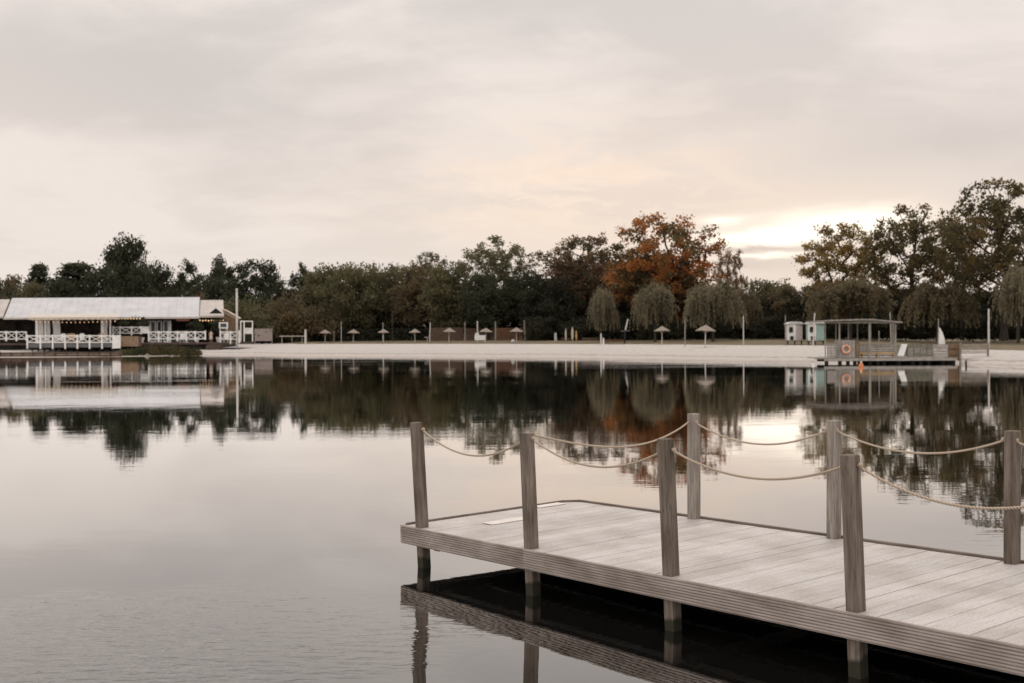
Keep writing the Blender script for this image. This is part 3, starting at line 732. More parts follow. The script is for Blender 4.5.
TREES = [
 # far left, behind the restaurant
 ('dense', 8, 235, 276, 46, L_oliveb, 'low brownish tree at the left picture edge above the restaurant roof'),
 ('pine', 39, 225, 264, 26, L_dark, 'small flat-topped conifer left of the tall tree behind the restaurant'),
 ('pine', 76, 230, 263, 50, L_dark, 'broad dark pine with layered boughs beside the tall tree behind the restaurant'),
 ('dense', 126, 225, 237, 52, L_dark, 'tallest dark rounded tree behind the white restaurant roof'),
 ('dense', 100, 215, 268, 52, L_dark, 'dense dark tree at the left foot of the tall restaurant tree'),
 ('dense', 153, 218, 264, 56, L_dark, 'dense dark tree at the right foot of the tall restaurant tree'),
 ('tall', 190, 222, 260, 30, L_dark, 'slim dark tree just right of the tall restaurant tree'),
 ('tall', 221, 226, 256, 30, L_dark, 'slim tall tree above the right end of the long white roof'),
 ('tall', 244, 224, 260, 34, L_dark, 'dark tree above the white flagpole'),
 ('tall', 268, 226, 260, 34, L_dark, 'dark round-headed tree just right of the flagpole'),
 ('dense', 30, 212, 283, 54, L_olive, 'low olive tree over the left end of the white roof'),
 ('dense', 62, 212, 279, 44, L_dark, 'low dark tree over the left part of the white roof'),
 ('dense', 212, 212, 276, 56, L_dark, 'low dense tree over the small end roof'),
 ('tall', 303, 216, 264, 30, L_dark, 'dark tree at the left end of the beach tree row'),
 ('bush', 199, 200, 295, 24, L_ochre, 'yellow-orange bush peeping over the joint of the two roofs'),
 ('bush', 244, 200, 298, 66, L_olive, 'wide green bush behind the white flagpole'),
 ('bush', 292, 198, 294, 56, L_oliveb, 'rounded brownish bush behind the pale panel fence'),
 ('bush', 262, 197, 312, 60, L_olive, 'low bush above the pale panel fence'),
 ('bush', 322, 198, 308, 50, L_oliveb, 'low bush behind the two leftmost parasols'),
 # middle row of round trees
 ('dense', 326, 208, 266, 54, L_olive, 'round olive tree, first in the beach tree row'),
 ('dense', 352, 200, 264, 62, L_olive, 'round olive tree, second in the beach tree row'),
 ('dense', 386, 204, 265, 60, L_olive, 'round olive tree, third in the beach tree row'),
 ('dense', 418, 198, 267, 58, L_oliveb, 'brownish round tree, fourth in the beach tree row'),
 ('airy', 428, 215, 253, 48, L_olive, 'taller thin-leaved tree poking up behind the row of round olive trees'),
 ('dense', 452, 194, 263, 62, L_olive, 'round olive tree left of the tall airy tree in the beach row'),
 ('airy', 497, 198, 237, 78, L_olive, 'tall airy tree with see-through crown in the middle of the shore'),
 ('dense', 488, 188, 275, 60, L_dark, 'dense green tree below the tall airy crown in the middle'),
 ('dense', 524, 190, 272, 50, L_dark, 'dark tree between the airy tree and the rust-brown tree'),
 ('airy', 584, 190, 236, 92, L_rust, 'rust-brown autumn tree left of the great orange oak', 'tree'),
 ('dense', 552, 182, 276, 56, L_deep, 'very dark tree at the left foot of the rust-brown tree'),
 ('airy', 665, 168, 216, 120, L_red, 'great spreading oak with orange-red lower boughs', 'tree'),
 ('airy', 643, 172, 246, 74, L_redl, 'orange-leaved tree filling the left side below the great oak'),
 ('dense', 660, 175, 252, 88, L_redl, 'dense orange inner bough mass at the heart of the great oak'),
 ('dense', 580, 194, 258, 74, L_rust, 'dense brown-red tree below the rust-brown crown'),
 ('airy', 730, 186, 250, 34, L_ochre, 'thin pale orange tree at the right edge of the great oak'),
 ('dense', 632, 176, 285, 64, L_deep, 'very dark tree under the orange boughs, left of the middle willow'),
 ('dense', 690, 176, 285, 60, L_deep, 'very dark tree under the great oak, between two willows'),
 # gap with the glow
 ('dense', 768, 186, 280, 56, L_olive, 'rounded green tree under the bright gap in the clouds'),
 ('dense', 792, 176, 286, 58, L_oliveb, 'rounded brown tree behind the two beach huts'),
 ('dense', 818, 195, 284, 40, L_dark, 'dark tree behind the mint green hut'),
 # right side
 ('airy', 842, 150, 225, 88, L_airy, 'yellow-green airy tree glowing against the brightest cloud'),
 ('airy', 914, 142, 205, 98, L_airyd, 'tall airy autumn tree behind the raft, left of the tallest'),
 ('airy', 962, 134, 216, 62, L_airyd, 'airy autumn tree squeezed between two taller trees at right'),
 ('airy', 1004, 124, 182, 118, L_airyd, 'tallest airy autumn tree at the right picture edge'),
 ('airy', 1100, 118, 188, 120, L_airyd, 'airy autumn tree beyond the right picture edge'),
 # willows
 ('willow', 601, 158, 288, 35, L_wil, 'small pale willow beside the white bollard post', 'willow'),
 ('willow', 655, 152, 283, 44, L_wil, 'pale willow behind the second parasol from the right', 'willow'),
 ('willow', 713, 146, 280, 54, L_wil, 'pale willow behind the rightmost parasol', 'willow'),
 ('willow', 744, 156, 290, 38, L_wild, 'dull brown willow right of the rightmost parasol', 'willow'),
 ('willow', 850, 136, 277, 82, L_wild, 'wide brownish willow behind the mint hut and the raft canopy', 'willow'),
 ('willow', 938, 126, 281, 66, L_wild, 'brownish willow above the small white sail', 'willow'),
 ('willow', 1018, 112, 265, 64, L_wil, 'pale willow cut by the right picture edge', 'willow'),
 # beyond the frame, for the view from either side
 ('dense', -45, 225, 270, 70, L_dark, 'dark tree beyond the left picture edge'),
 ('dense', 1190, 115, 250, 120, L_dark, 'dark tree far beyond the right picture edge'),
]
for t in TREES: tree(*t)
# the unbroken dark belt behind the beach
GB = 'dark trees of the belt behind the beach'
for i, px in enumerate(range(285, 1160, 29)):
    D = float(np.interp(px, [285, 560, 760, 1160], [214, 196, 180, 140]))
    tp = float(np.interp(px, [285, 540, 700, 760, 860, 1160], [292, 290, 292, 298, 292, 285])) + (i * 37 % 7) - 3
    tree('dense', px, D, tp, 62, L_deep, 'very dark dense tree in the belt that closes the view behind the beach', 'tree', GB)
for i, px in enumerate(range(-60, 300, 36)):
    tree('bush', px, 207, 290 + (i * 5 % 7), 56, L_dark, 'dark bush in the thicket rising just over the restaurant roof line', 'bush', 'bushes of the thicket behind the restaurant')
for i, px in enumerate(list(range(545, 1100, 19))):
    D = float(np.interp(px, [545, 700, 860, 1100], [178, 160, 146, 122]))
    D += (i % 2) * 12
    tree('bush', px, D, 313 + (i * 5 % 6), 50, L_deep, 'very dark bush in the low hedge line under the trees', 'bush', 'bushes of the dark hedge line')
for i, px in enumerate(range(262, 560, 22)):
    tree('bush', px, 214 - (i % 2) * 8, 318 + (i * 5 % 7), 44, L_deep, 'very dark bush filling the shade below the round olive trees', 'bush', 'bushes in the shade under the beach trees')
# clipped dark hedge behind the parasols
def hedge(px0, px1, D0, D1, h, label):
    a = Vector((X(px0, D0), D0, 0)); b = Vector((X(px1, D1), D1, 0)); rg = np.random.default_rng(int(px0))
    L_ = (b - a).length; n = int(L_ * 230)
    t = rg.uniform(0, 1, n); off = rg.uniform(-.8, .8, n); zz = rg.uniform(.05, h, n)
    dirx = (b - a).normalized(); nx = Vector((-dirx.y, dirx.x, 0))
    z0 = ground_z(a.x, D0)
    cs = np.stack([a.x + (b.x - a.x) * t + nx.x * off, a.y + (b.y - a.y) * t + nx.y * off, z0 + zz], 1)
    v, ti = leaves(cs, 1, .1, .34, int(px0) + 3)
    e = empty('hedge', (a.x, a.y, z0), label, 'hedge')
    v = v - np.array([a.x, a.y, z0]); me = leaf_mesh('foliage', v, ti); me.materials[0] = L_deep
    o = bpy.data.objects.new('foliage', me); COL.objects.link(o); o.parent = e
    st = MB()
    for k in range(int(L_ / 1.2)):
        p = a.lerp(b, (k + .5) / int(L_ / 1.2)); st.tube([(p.x, p.y, z0), (p.x + .1, p.y, z0 + h * .8)], [.07, .03], 5)
    st.build('stems', M_bark, e)
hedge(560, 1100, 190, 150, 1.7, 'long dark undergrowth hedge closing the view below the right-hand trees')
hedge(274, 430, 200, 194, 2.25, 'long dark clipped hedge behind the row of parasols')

# ------------------------------------------------------------------ restaurant
def boxpx(mb, px0, px1, py0, py1, D, dep):      # py0 = top row
    x0, x1 = X(px0, D), X(px1, D); pc = (px0 + px1) / 2
    return mb.box(x0, x1, D, D + dep, Z(py1, D, pc), Z(py0, D, pc))
def restaurant():
    FL = Z(343, 160, 100)                       # floor level
    e = empty('restaurant_building', (X(100, 172), 172, FL), 'long white-roofed lakeside restaurant with open dark front', 'restaurant')
    yE, yR = 168.0, 175.0; zE = Z(317.5, yE, 100); zR = Z(297.6, yR, 100)
    def roof(pxE0, pxE1, pxR0, pxR1, dzE, dzR, m, hipl=True, ye=yE):
        a = (X(pxE0, ye), ye, zE + dzE); b = (X(pxE1, ye), ye, zE + dzE); c = (X(pxR1, yR), yR, zR + dzR); d = (X(pxR0, yR), yR, zR + dzR)
        yb = 2 * yR - ye; a2 = (X(pxE0, yb), yb, a[2]); b2 = (X(pxE1, yb), yb, b[2])
        mb = MB(); mb.v += [a, b, c, d, a2, b2]; mb.f += [(0, 1, 2, 3), (3, 2, 5, 4), (0, 3, 4), (1, 5, 2)]
        o = mb.build('roof', m, e); s = o.modifiers.new('thick', 'SOLIDIFY'); s.thickness = .14; s.offset = -1
        st = MB()                                # standing seams of the sheet roof
        n = int((b[0] - a[0]) / 1.1)
        for k in range(1, n):
            t = k / n; p = Vector(a).lerp(Vector(b), t); q = Vector(d).lerp(Vector(c), t)
            st.bar(p + Vector((0, 0, .015)), q + Vector((0, 0, .015)), .03, .03)
        st.build('seams', m, o)
        MB().box(a[0] - .05, b[0] + .05, ye - .10, ye - .02, a[2] - .22, a[2] + .04).build('gutter', M_fascia, o)
        return o
    roof(4, 199.3, 12.5, 200, 0, 0, M_roof)
    roof(199.9, 224, 200.6, 223.5, .15, -.45, M_roof2)
    roof(-120, 3.2, -110, 10.5, .2, -.2, M_roof2)
    # flat awning over the lake terrace
    aw = MB(); z = Z(318.3, 156, 70)
    aw.prism([(X(29, 154), 154, z), (X(118, 154), 154, z), (X(118, 167.7), 167.7, z + .75), (X(29, 167.7), 167.7, z + .75)], (0, 0, .12)); aw.build('awning', M_fascia, e)
    sc = MB()
    for k in range(30):                          # scalloped edge
        p0 = 29 + k * 89 / 30; sc.box(X(p0 + .2, 154), X(p0 + 2.7, 154), 153.94, 153.98, z - .2 - .06 * (k % 2), z + .02)
    sc.build('awning_valance', M_cream, e)
    # walls: dark recessed interior, brown end
    zt = zE - .05
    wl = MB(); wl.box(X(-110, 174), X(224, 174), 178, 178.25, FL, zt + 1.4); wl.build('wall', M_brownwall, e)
    MB().box(X(222.5, 172), X(223.5, 172), 170, 178, FL, zt).build('wall', M_brownwall, e)
    MB().box(X(-120, 160), X(240, 160), 160, 168.5, FL - .25, FL - .02).build('floor', M_step, e)
    MB().box(X(-120, 160), X(205, 160), 160.5, 178, .2, FL - .26).build('foundation', M_dark, e)
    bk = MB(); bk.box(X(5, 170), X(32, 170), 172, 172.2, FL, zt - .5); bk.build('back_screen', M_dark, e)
    # glazed doors, kitchen opening with sign
    for (a, b) in ((150.5, 156), (157, 162), (163.5, 169)):
        f = MB(); x0, x1 = X(a, 170), X(b, 170); t = .12
        f.box(x0, x0 + t, 169.9, 170, FL, zt - .45); f.box(x1 - t, x1, 169.9, 170, FL, zt - .45)
        f.box(x0 + t, x1 - t, 169.9, 170, zt - .57, zt - .45); f.box(x0 + t, x1 - t, 169.9, 170, FL, FL + .25)
        f.box(x0 + t, x1 - t, 169.92, 169.98, FL + 1.1, FL + 1.17)
        w = f.build('window', M_white, e); MB().box(x0 + t, x1 - t, 169.96, 169.97, FL + .25, zt - .57).build('pane', M_glass, w)
    MB().box(X(149.2, 170), X(150.2, 170), 169.8, 170.1, FL, zt).build('column', M_white, e)
    MB().box(X(169.5, 170), X(171.5, 170), 169.8, 170.1, FL, zt).build('column', M_white, e)
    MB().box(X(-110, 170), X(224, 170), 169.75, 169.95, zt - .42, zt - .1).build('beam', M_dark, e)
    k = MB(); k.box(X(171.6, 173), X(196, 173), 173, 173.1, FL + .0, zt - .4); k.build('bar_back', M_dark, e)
    k = MB(); k.box(X(172, 171), X(194, 171), 170.6, 171.2, FL, FL + 1.05); k.build('bar_counter', M_grey, e)
    for i, p in enumerate((174, 176.5, 178, 180.5, 183, 186, 188)):
        x = X(p, 172); MB().lathe((x, 172.6, FL + 1.05), [(.12, 0), (.16, .3), (.10, .55), (.04, .7)], 8).build('bar_lamp', M_white, e)
    MB().box(X(177.5, 170), X(190, 170), 169.6, 169.72, zt - .50, zt - .14).build('sign_board', M_ring, e)
    for (a, b) in ((35.5, 38), (44.5, 46), (101, 103.5), (109.5, 110.5)):
        MB().box(X(a, 156), X(b, 156), 156, 156.25, FL, Z(319, 156, 70)).build('column', M_white, e)
    for (a, b, s) in ((38, 43, 1), (103.5, 108, -1), (45.5, 49.5, 1), (53, 60, 1)):      # gathered curtains
        m_ = MB(); n = 9; x0, x1 = X(a, 157), X(b, 157); zt2 = Z(319, 157, 70)
        for i in range(n):
            xa = x0 + (x1 - x0) * i / n
            m_.tube([(xa, 157 + .06 * (i % 2), FL + .02), (xa + .12 * s, 157, (FL + zt2) / 2), (xa, 157 + .06 * (i % 2), zt2)], [.11, .07, .11], 6)
        m_.build('curtain', M_sail, e)
    # end gable bracket and pale sail awning on the right
    t = MB(); D = 166.5
    t.prism([at(209, 313.6, D), at(215.5, 308.2, D), at(222.5, 313.6, D)], (0, .3, 0)); t.build('gable_vent', M_dark, e)
    t = MB(); t.prism([at(222, 309.5, 166), at(226, 310.5, 163), at(240.5, 318.6, 162), at(238, 319.8, 164), at(224, 313.6, 167)], (0, .25, .12)); t.build('sail_awning', M_cream, e)
    # lit festoon bulbs
    fs = empty('string_lights', (X(205, 166), 166, zE - .5), 'string of warm bulbs under the pale end roof by the steps', 'string lights')
    wv = MB().tube([(X(199, 166), 166, zE - .38), (X(224, 166), 166, zE - .42)], .015, 4); wv.build('wire', M_black, fs)
    for i in range(9):
        x = X(200 + i * 2.9, 166); MB().lathe((x, 166, zE - .62 - .05 * (i % 2)), [(.03, 0), (.09, .06), (.09, .12), (.03, .2)], 8).build('bulb', M_bulb, fs)
    fs = empty('string_lights', (X(70, 155), 155, FL + 2.5), 'string of warm bulbs along the terrace awning', 'string lights')
    z = Z(320, 155, 70); MB().tube([(X(34, 155), 155, z), (X(70, 155), 155, z - .15), (X(118, 155), 155, z)], .015, 4).build('wire', M_black, fs)
    for i in range(19):
        p = 36 + i * 4.4; MB().lathe((X(p, 155), 155, z - .27 - .12 * math.sin(i / 18 * 3.14)), [(.02, 0), (.06, .04), (.06, .09), (.02, .14)], 6).build('bulb', M_bulb, fs)
    fs = empty('string_lights', (X(130, 164), 164, FL + 2.5), 'string of warm bulbs hanging above the tan crate', 'string lights')
    z = Z(318.3, 164, 130); MB().tube([(X(117, 164), 164, z), (X(143, 164), 164, z)], .015, 4).build('wire', M_black, fs)
    for i in range(8): MB().lathe((X(119 + i * 3, 164), 164, z - .15), [(.02, 0), (.07, .05), (.07, .1), (.02, .15)], 6).build('bulb', M_bulb, fs)
    return FL, zE
FL, zE = restaurant()
def rail_bay(parent, px0, px1, top, bot, D, foot=None):
    """one bay of white cross balustrade"""
    x0, x1 = X(px0, D), X(px1, D); pc = (px0 + px1) / 2; zt, zb = Z(top, D, pc), Z(bot, D, pc); t = .10
    m = MB()
    m.box(x0 - .09, x0 + .09, D - .06, D + .10, (Z(foot, D, pc) if foot else zb - .25), zt + .07)
    m.box(x0 + .09, x1 - .09, D, D + .07, zt - .13, zt); m.box(x0 + .09, x1 - .09, D, D + .07, zb, zb + .12)
    m.bar((x0 + .1, D + .02, zb + .12), (x1 - .1, D + .02, zt - .13), .07, .11, up=(0, 1, 0)); m.bar((x0 + .1, D + .055, zt - .13), (x1 - .1, D + .055, zb + .12), .065, .11, up=(0, 1, 0))
    return m.build('railing_bay', M_white, parent)
def terrace(name, label, posts, top, bot, D, foot, skirt, depth, floor=True):
    e = empty(name, (X(posts[0], D), D, Z(bot, D, 100)), label, 'terrace')
    for a, b in zip(posts[:-1], posts[1:]): rail_bay(e, a, b, top, bot, D, foot)
    x1 = X(posts[-1], D); m = MB(); m.box(x1 - .09, x1 + .09, D - .06, D + .1, Z(foot or bot + 1, D, 100), Z(top, D, 100) + .07); m.build('end_post', M_white, e)
    if skirt: MB().box(X(posts[0], D) + .1, x1 - .1, D + .12, D + .2, Z(skirt, D, 100), Z(bot, D, 100) - .02).build('skirting', M_grey, e)
    if floor: MB().box(X(posts[0], D), x1, D + .21, D + depth, Z(bot, D, 100) - .22, Z(bot, D, 100) - .03).build('floor', M_step, e)
    return e
tA = terrace('lake_terrace', 'terrace with white cross railing standing out nearest the water', [27.3, 40.4, 52.7, 65.1, 77.4, 89.6, 102, 113], 335.3, 342.8, 150, 348.8, 347.3, 9.7)
MB().box(X(113.6, 150), X(120.5, 150), 149.9, 150.1, Z(348.3, 150, 117), Z(335.2, 150, 117)).build('end_panel', M_white, tA)
for i in range(14): MB().box(X(28 + i * 6, 153), X(28 + i * 6, 153) + .2, 154, 154.2, .3, Z(346, 150, 70)).build('stilt', M_pile, tA)
terrace('terrace_railing', 'white cross railing at the left picture edge, set back from the water', [-24, -14, -4, 6.3, 16.5, 26.3], 331.5, 339.4, 160, None, None, .5, False)
terrace('terrace_railing', 'higher white cross railing above the tan crate', [113, 120, 131.6, 141], 326.8, 333.6, 164, None, None, .5, False)
terrace('terrace_railing', 'white cross railing in front of the glazed doors and bar', [148.7, 158.7, 167.9, 177.4, 186.3, 195.2, 205.3], 331.5, 339.3, 160, None, None, .5, False)
terrace('terrace_railing', 'short white cross railing between the steps and the flagpole', [220.5, 230.5, 239.3], 331.5, 339.6, 160, 344, None, .5, False)
e = empty('white_cabinet', (X(145, 162), 162, FL), 'white cabinet between the two railings above the shrubs', 'cabinet')
boxpx(MB(), 141.5, 148.3, 327.2, 333.5, 162, .6).build('body', M_white, e); boxpx(MB(), 141.2, 148.6, 326.6, 327.2, 161.9, .8).build('top', M_white, e)
e = empty('timber_crate', (X(129, 150), 150, ground_z(X(129, 150), 150)), 'tan slatted timber crate standing right of the lake terrace', 'crate')
m = MB(); D = 151
for k in range(9):
    a = 120.8 + k * 1.95; boxpx(m, a, a + 1.75, 336.2, 346.5, D, .08)
m.build('slats', M_tan, e)
m = MB(); boxpx(m, 120.6, 138.5, 336.4, 346.4, D + .1, 1.3); m.build('body', M_brownfence, e)
# steps
e = empty('entrance_steps', (X(212, 156), 156, .7), 'reddish brown steps leading up to the restaurant between two railings', 'steps')
for k in range(5):
    z1 = FL - .03 - k * (FL - 1.0) / 5 ; MB().box(X(205.8, 158), X(219.8, 158), 159.6 - .32 * (k + 1), 159.6 - .32 * k, .6, z1).build('step', M_step, e)
# flagpole, white door frames, window box
e = empty('flagpole', (X(237, 158), 158, ground_z(X(237, 158), 158)), 'tall pale flagpole at the right end of the restaurant', 'flagpole')
g = e.location; MB().tube([(g.x, 158, g.z - .3), (g.x, 158, Z(290.5, 158, 237))], [.17, .13], 10).build('pole', M_polepale, e, smooth=True)
MB().lathe((g.x, 158, Z(290.5, 158, 237)), [(.04, 0), (.17, .06), (.16, .2), (.04, .28)], 8).build('finial', M_polepale, e)
MB().box(g.x - .3, g.x + .3, 157.7, 158.3, g.z - .2, g.z + .15).build('base', M_grey, e)
e = empty('white_door_frame', (X(246, 160), 160, ground_z(X(246, 160), 160)), 'white open double frame with small panes right of the flagpole', 'frame')
m = MB(); D = 160
for (a, b) in ((240.3, 241.1), (243.6, 244.5), (252, 252.9)): boxpx(m, a, b, 320.8, 341.5, D, .15)
boxpx(m, 241.1, 243.6, 320.8, 321.8, D + .01, .12); boxpx(m, 244.5, 252, 320.8, 321.8, D + .01, .12); boxpx(m, 244.5, 252, 328, 328.9, D + .01, .12); m.build('frame', M_white, e)
boxpx(MB(), 244.5, 252, 329, 333.8, D + .3, .1).build('lattice', M_white, e)
boxpx(MB(), 244.5, 252, 335, 340.5, D + 1.2, .1).build('dark_panel', M_dark, e)
e = empty('menu_board', (X(223, 163), 163, FL), 'small white-framed dark board on the wall right of the steps', 'board')
m = MB(); D = 163
for r in ((219, 228, 322.2, 323.4), (219, 228, 327.3, 328.5), (219, 220.4, 323.4, 327.3), (226.6, 228, 323.4, 327.3)): boxpx(m, *r, D, .12)
m.build('frame', M_white, e); boxpx(MB(), 220.4, 226.6, 323.4, 327.3, D + .05, .05).build('panel', M_glass, e)
for a in (220, 227): boxpx(MB(), a - .4, a + .4, 328.5, 340, D + .05, .08).build('leg', M_white, e)
e = empty('timber_screen', (X(234, 166), 166, FL), 'brown timber screen under the pale sail awning', 'screen')
m = MB()
for k in range(9): boxpx(m, 224 + k * 1.6, 225.4 + k * 1.6, 314.5 + k * .55, 331, 166.8, .08)
m.build('boards', M_raftbrown, e)
# planters, tables and chairs on the terraces
def planter(px, D, top, label, group=None):
    x = X(px, D); e = empty('potted_plant', (x, D, FL), label, 'potted plant', group)
    MB().lathe((x, D, FL), [(.20, 0), (.34, .5), (.38, .72), (.30, .73)], 10).build('pot', M_white, e, smooth=False)
    h = Z(top, D, px) - FL; rg = np.random.default_rng(int(px)); n = 26
    cs = np.stack([rg.normal(0, .42, n), rg.normal(0, .42, n), rg.uniform(h * .55, h, n)], 1)
    v, t = leaves(cs, 24, .2, .2, int(px)); me = leaf_mesh('foliage', v, t); me.materials[0] = L_dark
    o = bpy.data.objects.new('foliage', me); COL.objects.link(o); o.parent = e
    MB().tube([(x, D, FL + .7), (x + .05, D, FL + h * .75)], [.04, .025], 6).build('stem', M_bark, e)
planter(197, 163, 320.5, 'potted shrub behind the railing just left of the entrance steps')
planter(218.5, 163.5, 319.0, 'potted shrub just right of the entrance steps')
planter(124.5, 167, 321.5, 'potted shrub above the left end of the high railing')
planter(142, 166, 318.5, 'potted shrub beside the white cabinet')
def table(px, D, label):
    x = X(px, D); e = empty('cafe_table', (x, D, FL), label, 'table')
    MB().box(x - .42, x + .42, D - .42, D + .42, FL + .72, FL + .77).build('tabletop', M_white, e)
    MB().tube([(x, D, FL + .04), (x, D, FL + .72)], .05, 8).build('pedestal', M_white, e); MB().box(x - .25, x + .25, D - .25, D + .25, FL, FL + .04).build('base', M_white, e)
def chair(px, D, label, m=None, s=1):
    m = m or M_wicker; x = X(px, D); e = empty('terrace_chair', (x, D, FL), label, 'chair')
    MB().box(x - .3, x + .3, D - .3, D + .3, FL + .40, FL + .47).build('seat', m, e)
    MB().prism([(x - .3, D + .28, FL + .47), (x + .3, D + .28, FL + .47), (x + .36, D + .40, FL + 1.15), (x + .2, D + .42, FL + 1.3), (x - .2, D + .42, FL + 1.3), (x - .36, D + .40, FL + 1.15)], (0, .06, 0)).build('backrest', m, e)
    for a in (-1, 1): MB().bar((x + a * .32, D - .28, FL + .68), (x + a * .34, D + .33, FL + .72), .06).build('armrest', m, e)
    for a in (-1, 1):
        for b in (-1, 1): MB().bar((x + a * .27, D + b * .26, FL), (x + a * .27, D + b * .26, FL + .40), .05).build('leg', m, e)
table(75.8, 155, 'white table in the middle of the lake terrace'); table(86, 156, 'white table right of the middle of the lake terrace'); table(57, 155.5, 'white table on the left half of the lake terrace')
chair(68, 154.5, 'wicker chair between two white tables on the lake terrace'); chair(71.5, 153.2, 'wicker chair just left of the middle white table'); chair(100, 154.5, 'wicker chair by the right column of the lake terrace')
chair(62, 154.5, 'pale chair right of the left white table', M_sail); chair(81, 154.2, 'pale chair between the middle and right white tables', M_sail)
table(187, 162.5, 'white table behind the railing in front of the bar'); chair(182, 162.5, 'pale chair in front of the dark bar', M_sail); chair(226, 161.8, 'pale chair behind the short railing', M_sail); table(231, 162, 'white table behind the short railing')
# guest on the steps
def person(px, D, gz, label):
    x = X(px, D); e = empty('person', (x, D, gz), label, 'person')
    J = {'pel': (0, 0, .93), 'che': (0, 0, 1.25), 'neck': (0, -.01, 1.46), 'head': (0, -.02, 1.58), 'top': (0, -.01, 1.69),
         'sl': (-.17, 0, 1.38), 'el': (-.27, .02, 1.12), 'wl': (-.24, -.14, .92), 'sr': (.17, 0, 1.38), 'er': (.30, 0, 1.14), 'wr': (.20, -.2, 1.05),
         'hl': (-.09, 0, .86), 'kl': (-.10, -.02, .48), 'al': (-.10, .03, .08), 'tl': (-.11, -.13, .03), 'hr': (.09, 0, .86), 'kr': (.11, -.06, .48), 'ar': (.12, 0, .08), 'tr': (.14, -.16, .03)}
    rad = {'pel': .13, 'che': .125, 'neck': .05, 'head': .085, 'top': .06, 'sl': .055, 'el': .04, 'wl': .028, 'sr': .055, 'er': .04, 'wr': .028, 'hl': .085, 'kl': .055, 'al': .04, 'tl': .03, 'hr': .085, 'kr': .055, 'ar': .04, 'tr': .03}
    ed = [('pel', 'che'), ('che', 'neck'), ('neck', 'head'), ('head', 'top'), ('che', 'sl'), ('sl', 'el'), ('el', 'wl'), ('che', 'sr'), ('sr', 'er'), ('er', 'wr'), ('pel', 'hl'), ('hl', 'kl'), ('kl', 'al'), ('al', 'tl'), ('pel', 'hr'), ('hr', 'kr'), ('kr', 'ar'), ('ar', 'tr')]
    ks = list(J); me = bpy.data.meshes.new('body'); me.from_pydata([J[k] for k in ks], [(ks.index(a), ks.index(b)) for a, b in ed], []); me.materials.append(M_skin)
    o = bpy.data.objects.new('body', me); COL.objects.link(o); o.parent = e
    o.modifiers.new('skin', 'SKIN'); me.skin_vertices.new() if not me.skin_vertices else None
    for i, k in enumerate(ks): me.skin_vertices[0].data[i].radius = (rad[k], rad[k])
    me.skin_vertices[0].data[0].use_root = True
    o.modifiers.new('sub', 'SUBSURF').levels = 1
    MB().lathe((x, D, gz + .42), [(.27, 0), (.24, .25), (.165, .50), (.15, .62), (.175, .82), (.16, .97), (.08, 1.03)], 14).build('dress', M_dress, e, smooth=True)
    MB().lathe((x, D + .02, gz + 1.50), [(.06, 0), (.105, .08), (.11, .16), (.07, .23), (.02, .245)], 12).build('hair', M_hair, e, smooth=True)
person(211, 160.4, FL - .02, 'person in a pale dress standing at the top of the entrance steps')
# bank shrubs and stones
def shrub_mass():
    rg = np.random.default_rng(8); cs = []
    for k in range(900):
        px = rg.uniform(121, 199); D = rg.uniform(138, 148) + (0 if px < 180 else -2)
        hh = .9 * math.exp(-((px - 165) / 34) ** 2) + .35; x = X(px, D)
        cs.append((x, D, ground_z(x, D) + rg.uniform(0, hh) * (.55 + .45 * mnoise.noise(Vector((x * .5, D * .5, 0))) + .2)))
    v, t = leaves(cs, 9, .22, .2, 8); me = leaf_mesh('bank_vegetation', v, t); me.materials[0] = leaf('bank_leaves', (.030, .034, .020), (.075, .074, .040), (.10, .078, .042), trans=.3, patch=.6)
    o = bpy.data.objects.new('bank_vegetation', me); COL.objects.link(o)
    tag(o, 'low green and brown plants covering the bank below the restaurant', 'ground cover', kind='stuff')
shrub_mass()
for i, (px, D, s, lb) in enumerate(((190.5, 140.5, .42, 'largest pale boulder at the right end of the planted bank'), (182, 139.5, .25, 'small stone left of the largest boulder on the bank'), (172, 138.5, .22, 'small stone at the water below the middle of the planted bank'), (147, 137, .28, 'stone at the water near the left end of the planted bank'), (196, 140, .2, 'small stone right of the largest boulder'))):
    rg = random.Random(i); x = X(px, D); bm_v = []; m = MB(); m.lathe((x, D, ground_z(x, D) - .1), [(s * .8, 0), (s * 1.1, s * .4), (s * .9, s * .9), (s * .4, s * 1.2)], 9)
    m.v = [(a + rg.uniform(-.12, .12) * s, b + rg.uniform(-.12, .12) * s, c + rg.uniform(-.15, .15) * s) for a, b, c in m.v]
    tag(m.build('boulder', M_rock), lb, 'rock')

e = empty('timber_edging', (X(60, 136), 136, 0), 'low brown timber bank edging at the water below the lake terrace', 'edging')
for a in range(-120, 122, 11):
    x0, x1 = X(a, 136), X(a + 11, 136) - .03; m = MB()
    for k in range(3): m.box(x0, x1, 135.9, 136.0, -.3 + k * .29, -.3 + k * .29 + .27)
    m.build('edging_boards', M_brownfence, e); MB().box(x1 - .06, x1 + .06, 135.78, 135.898, -.4, .50 + .07 * (a % 3)).build('stake', M_brownwall, e)
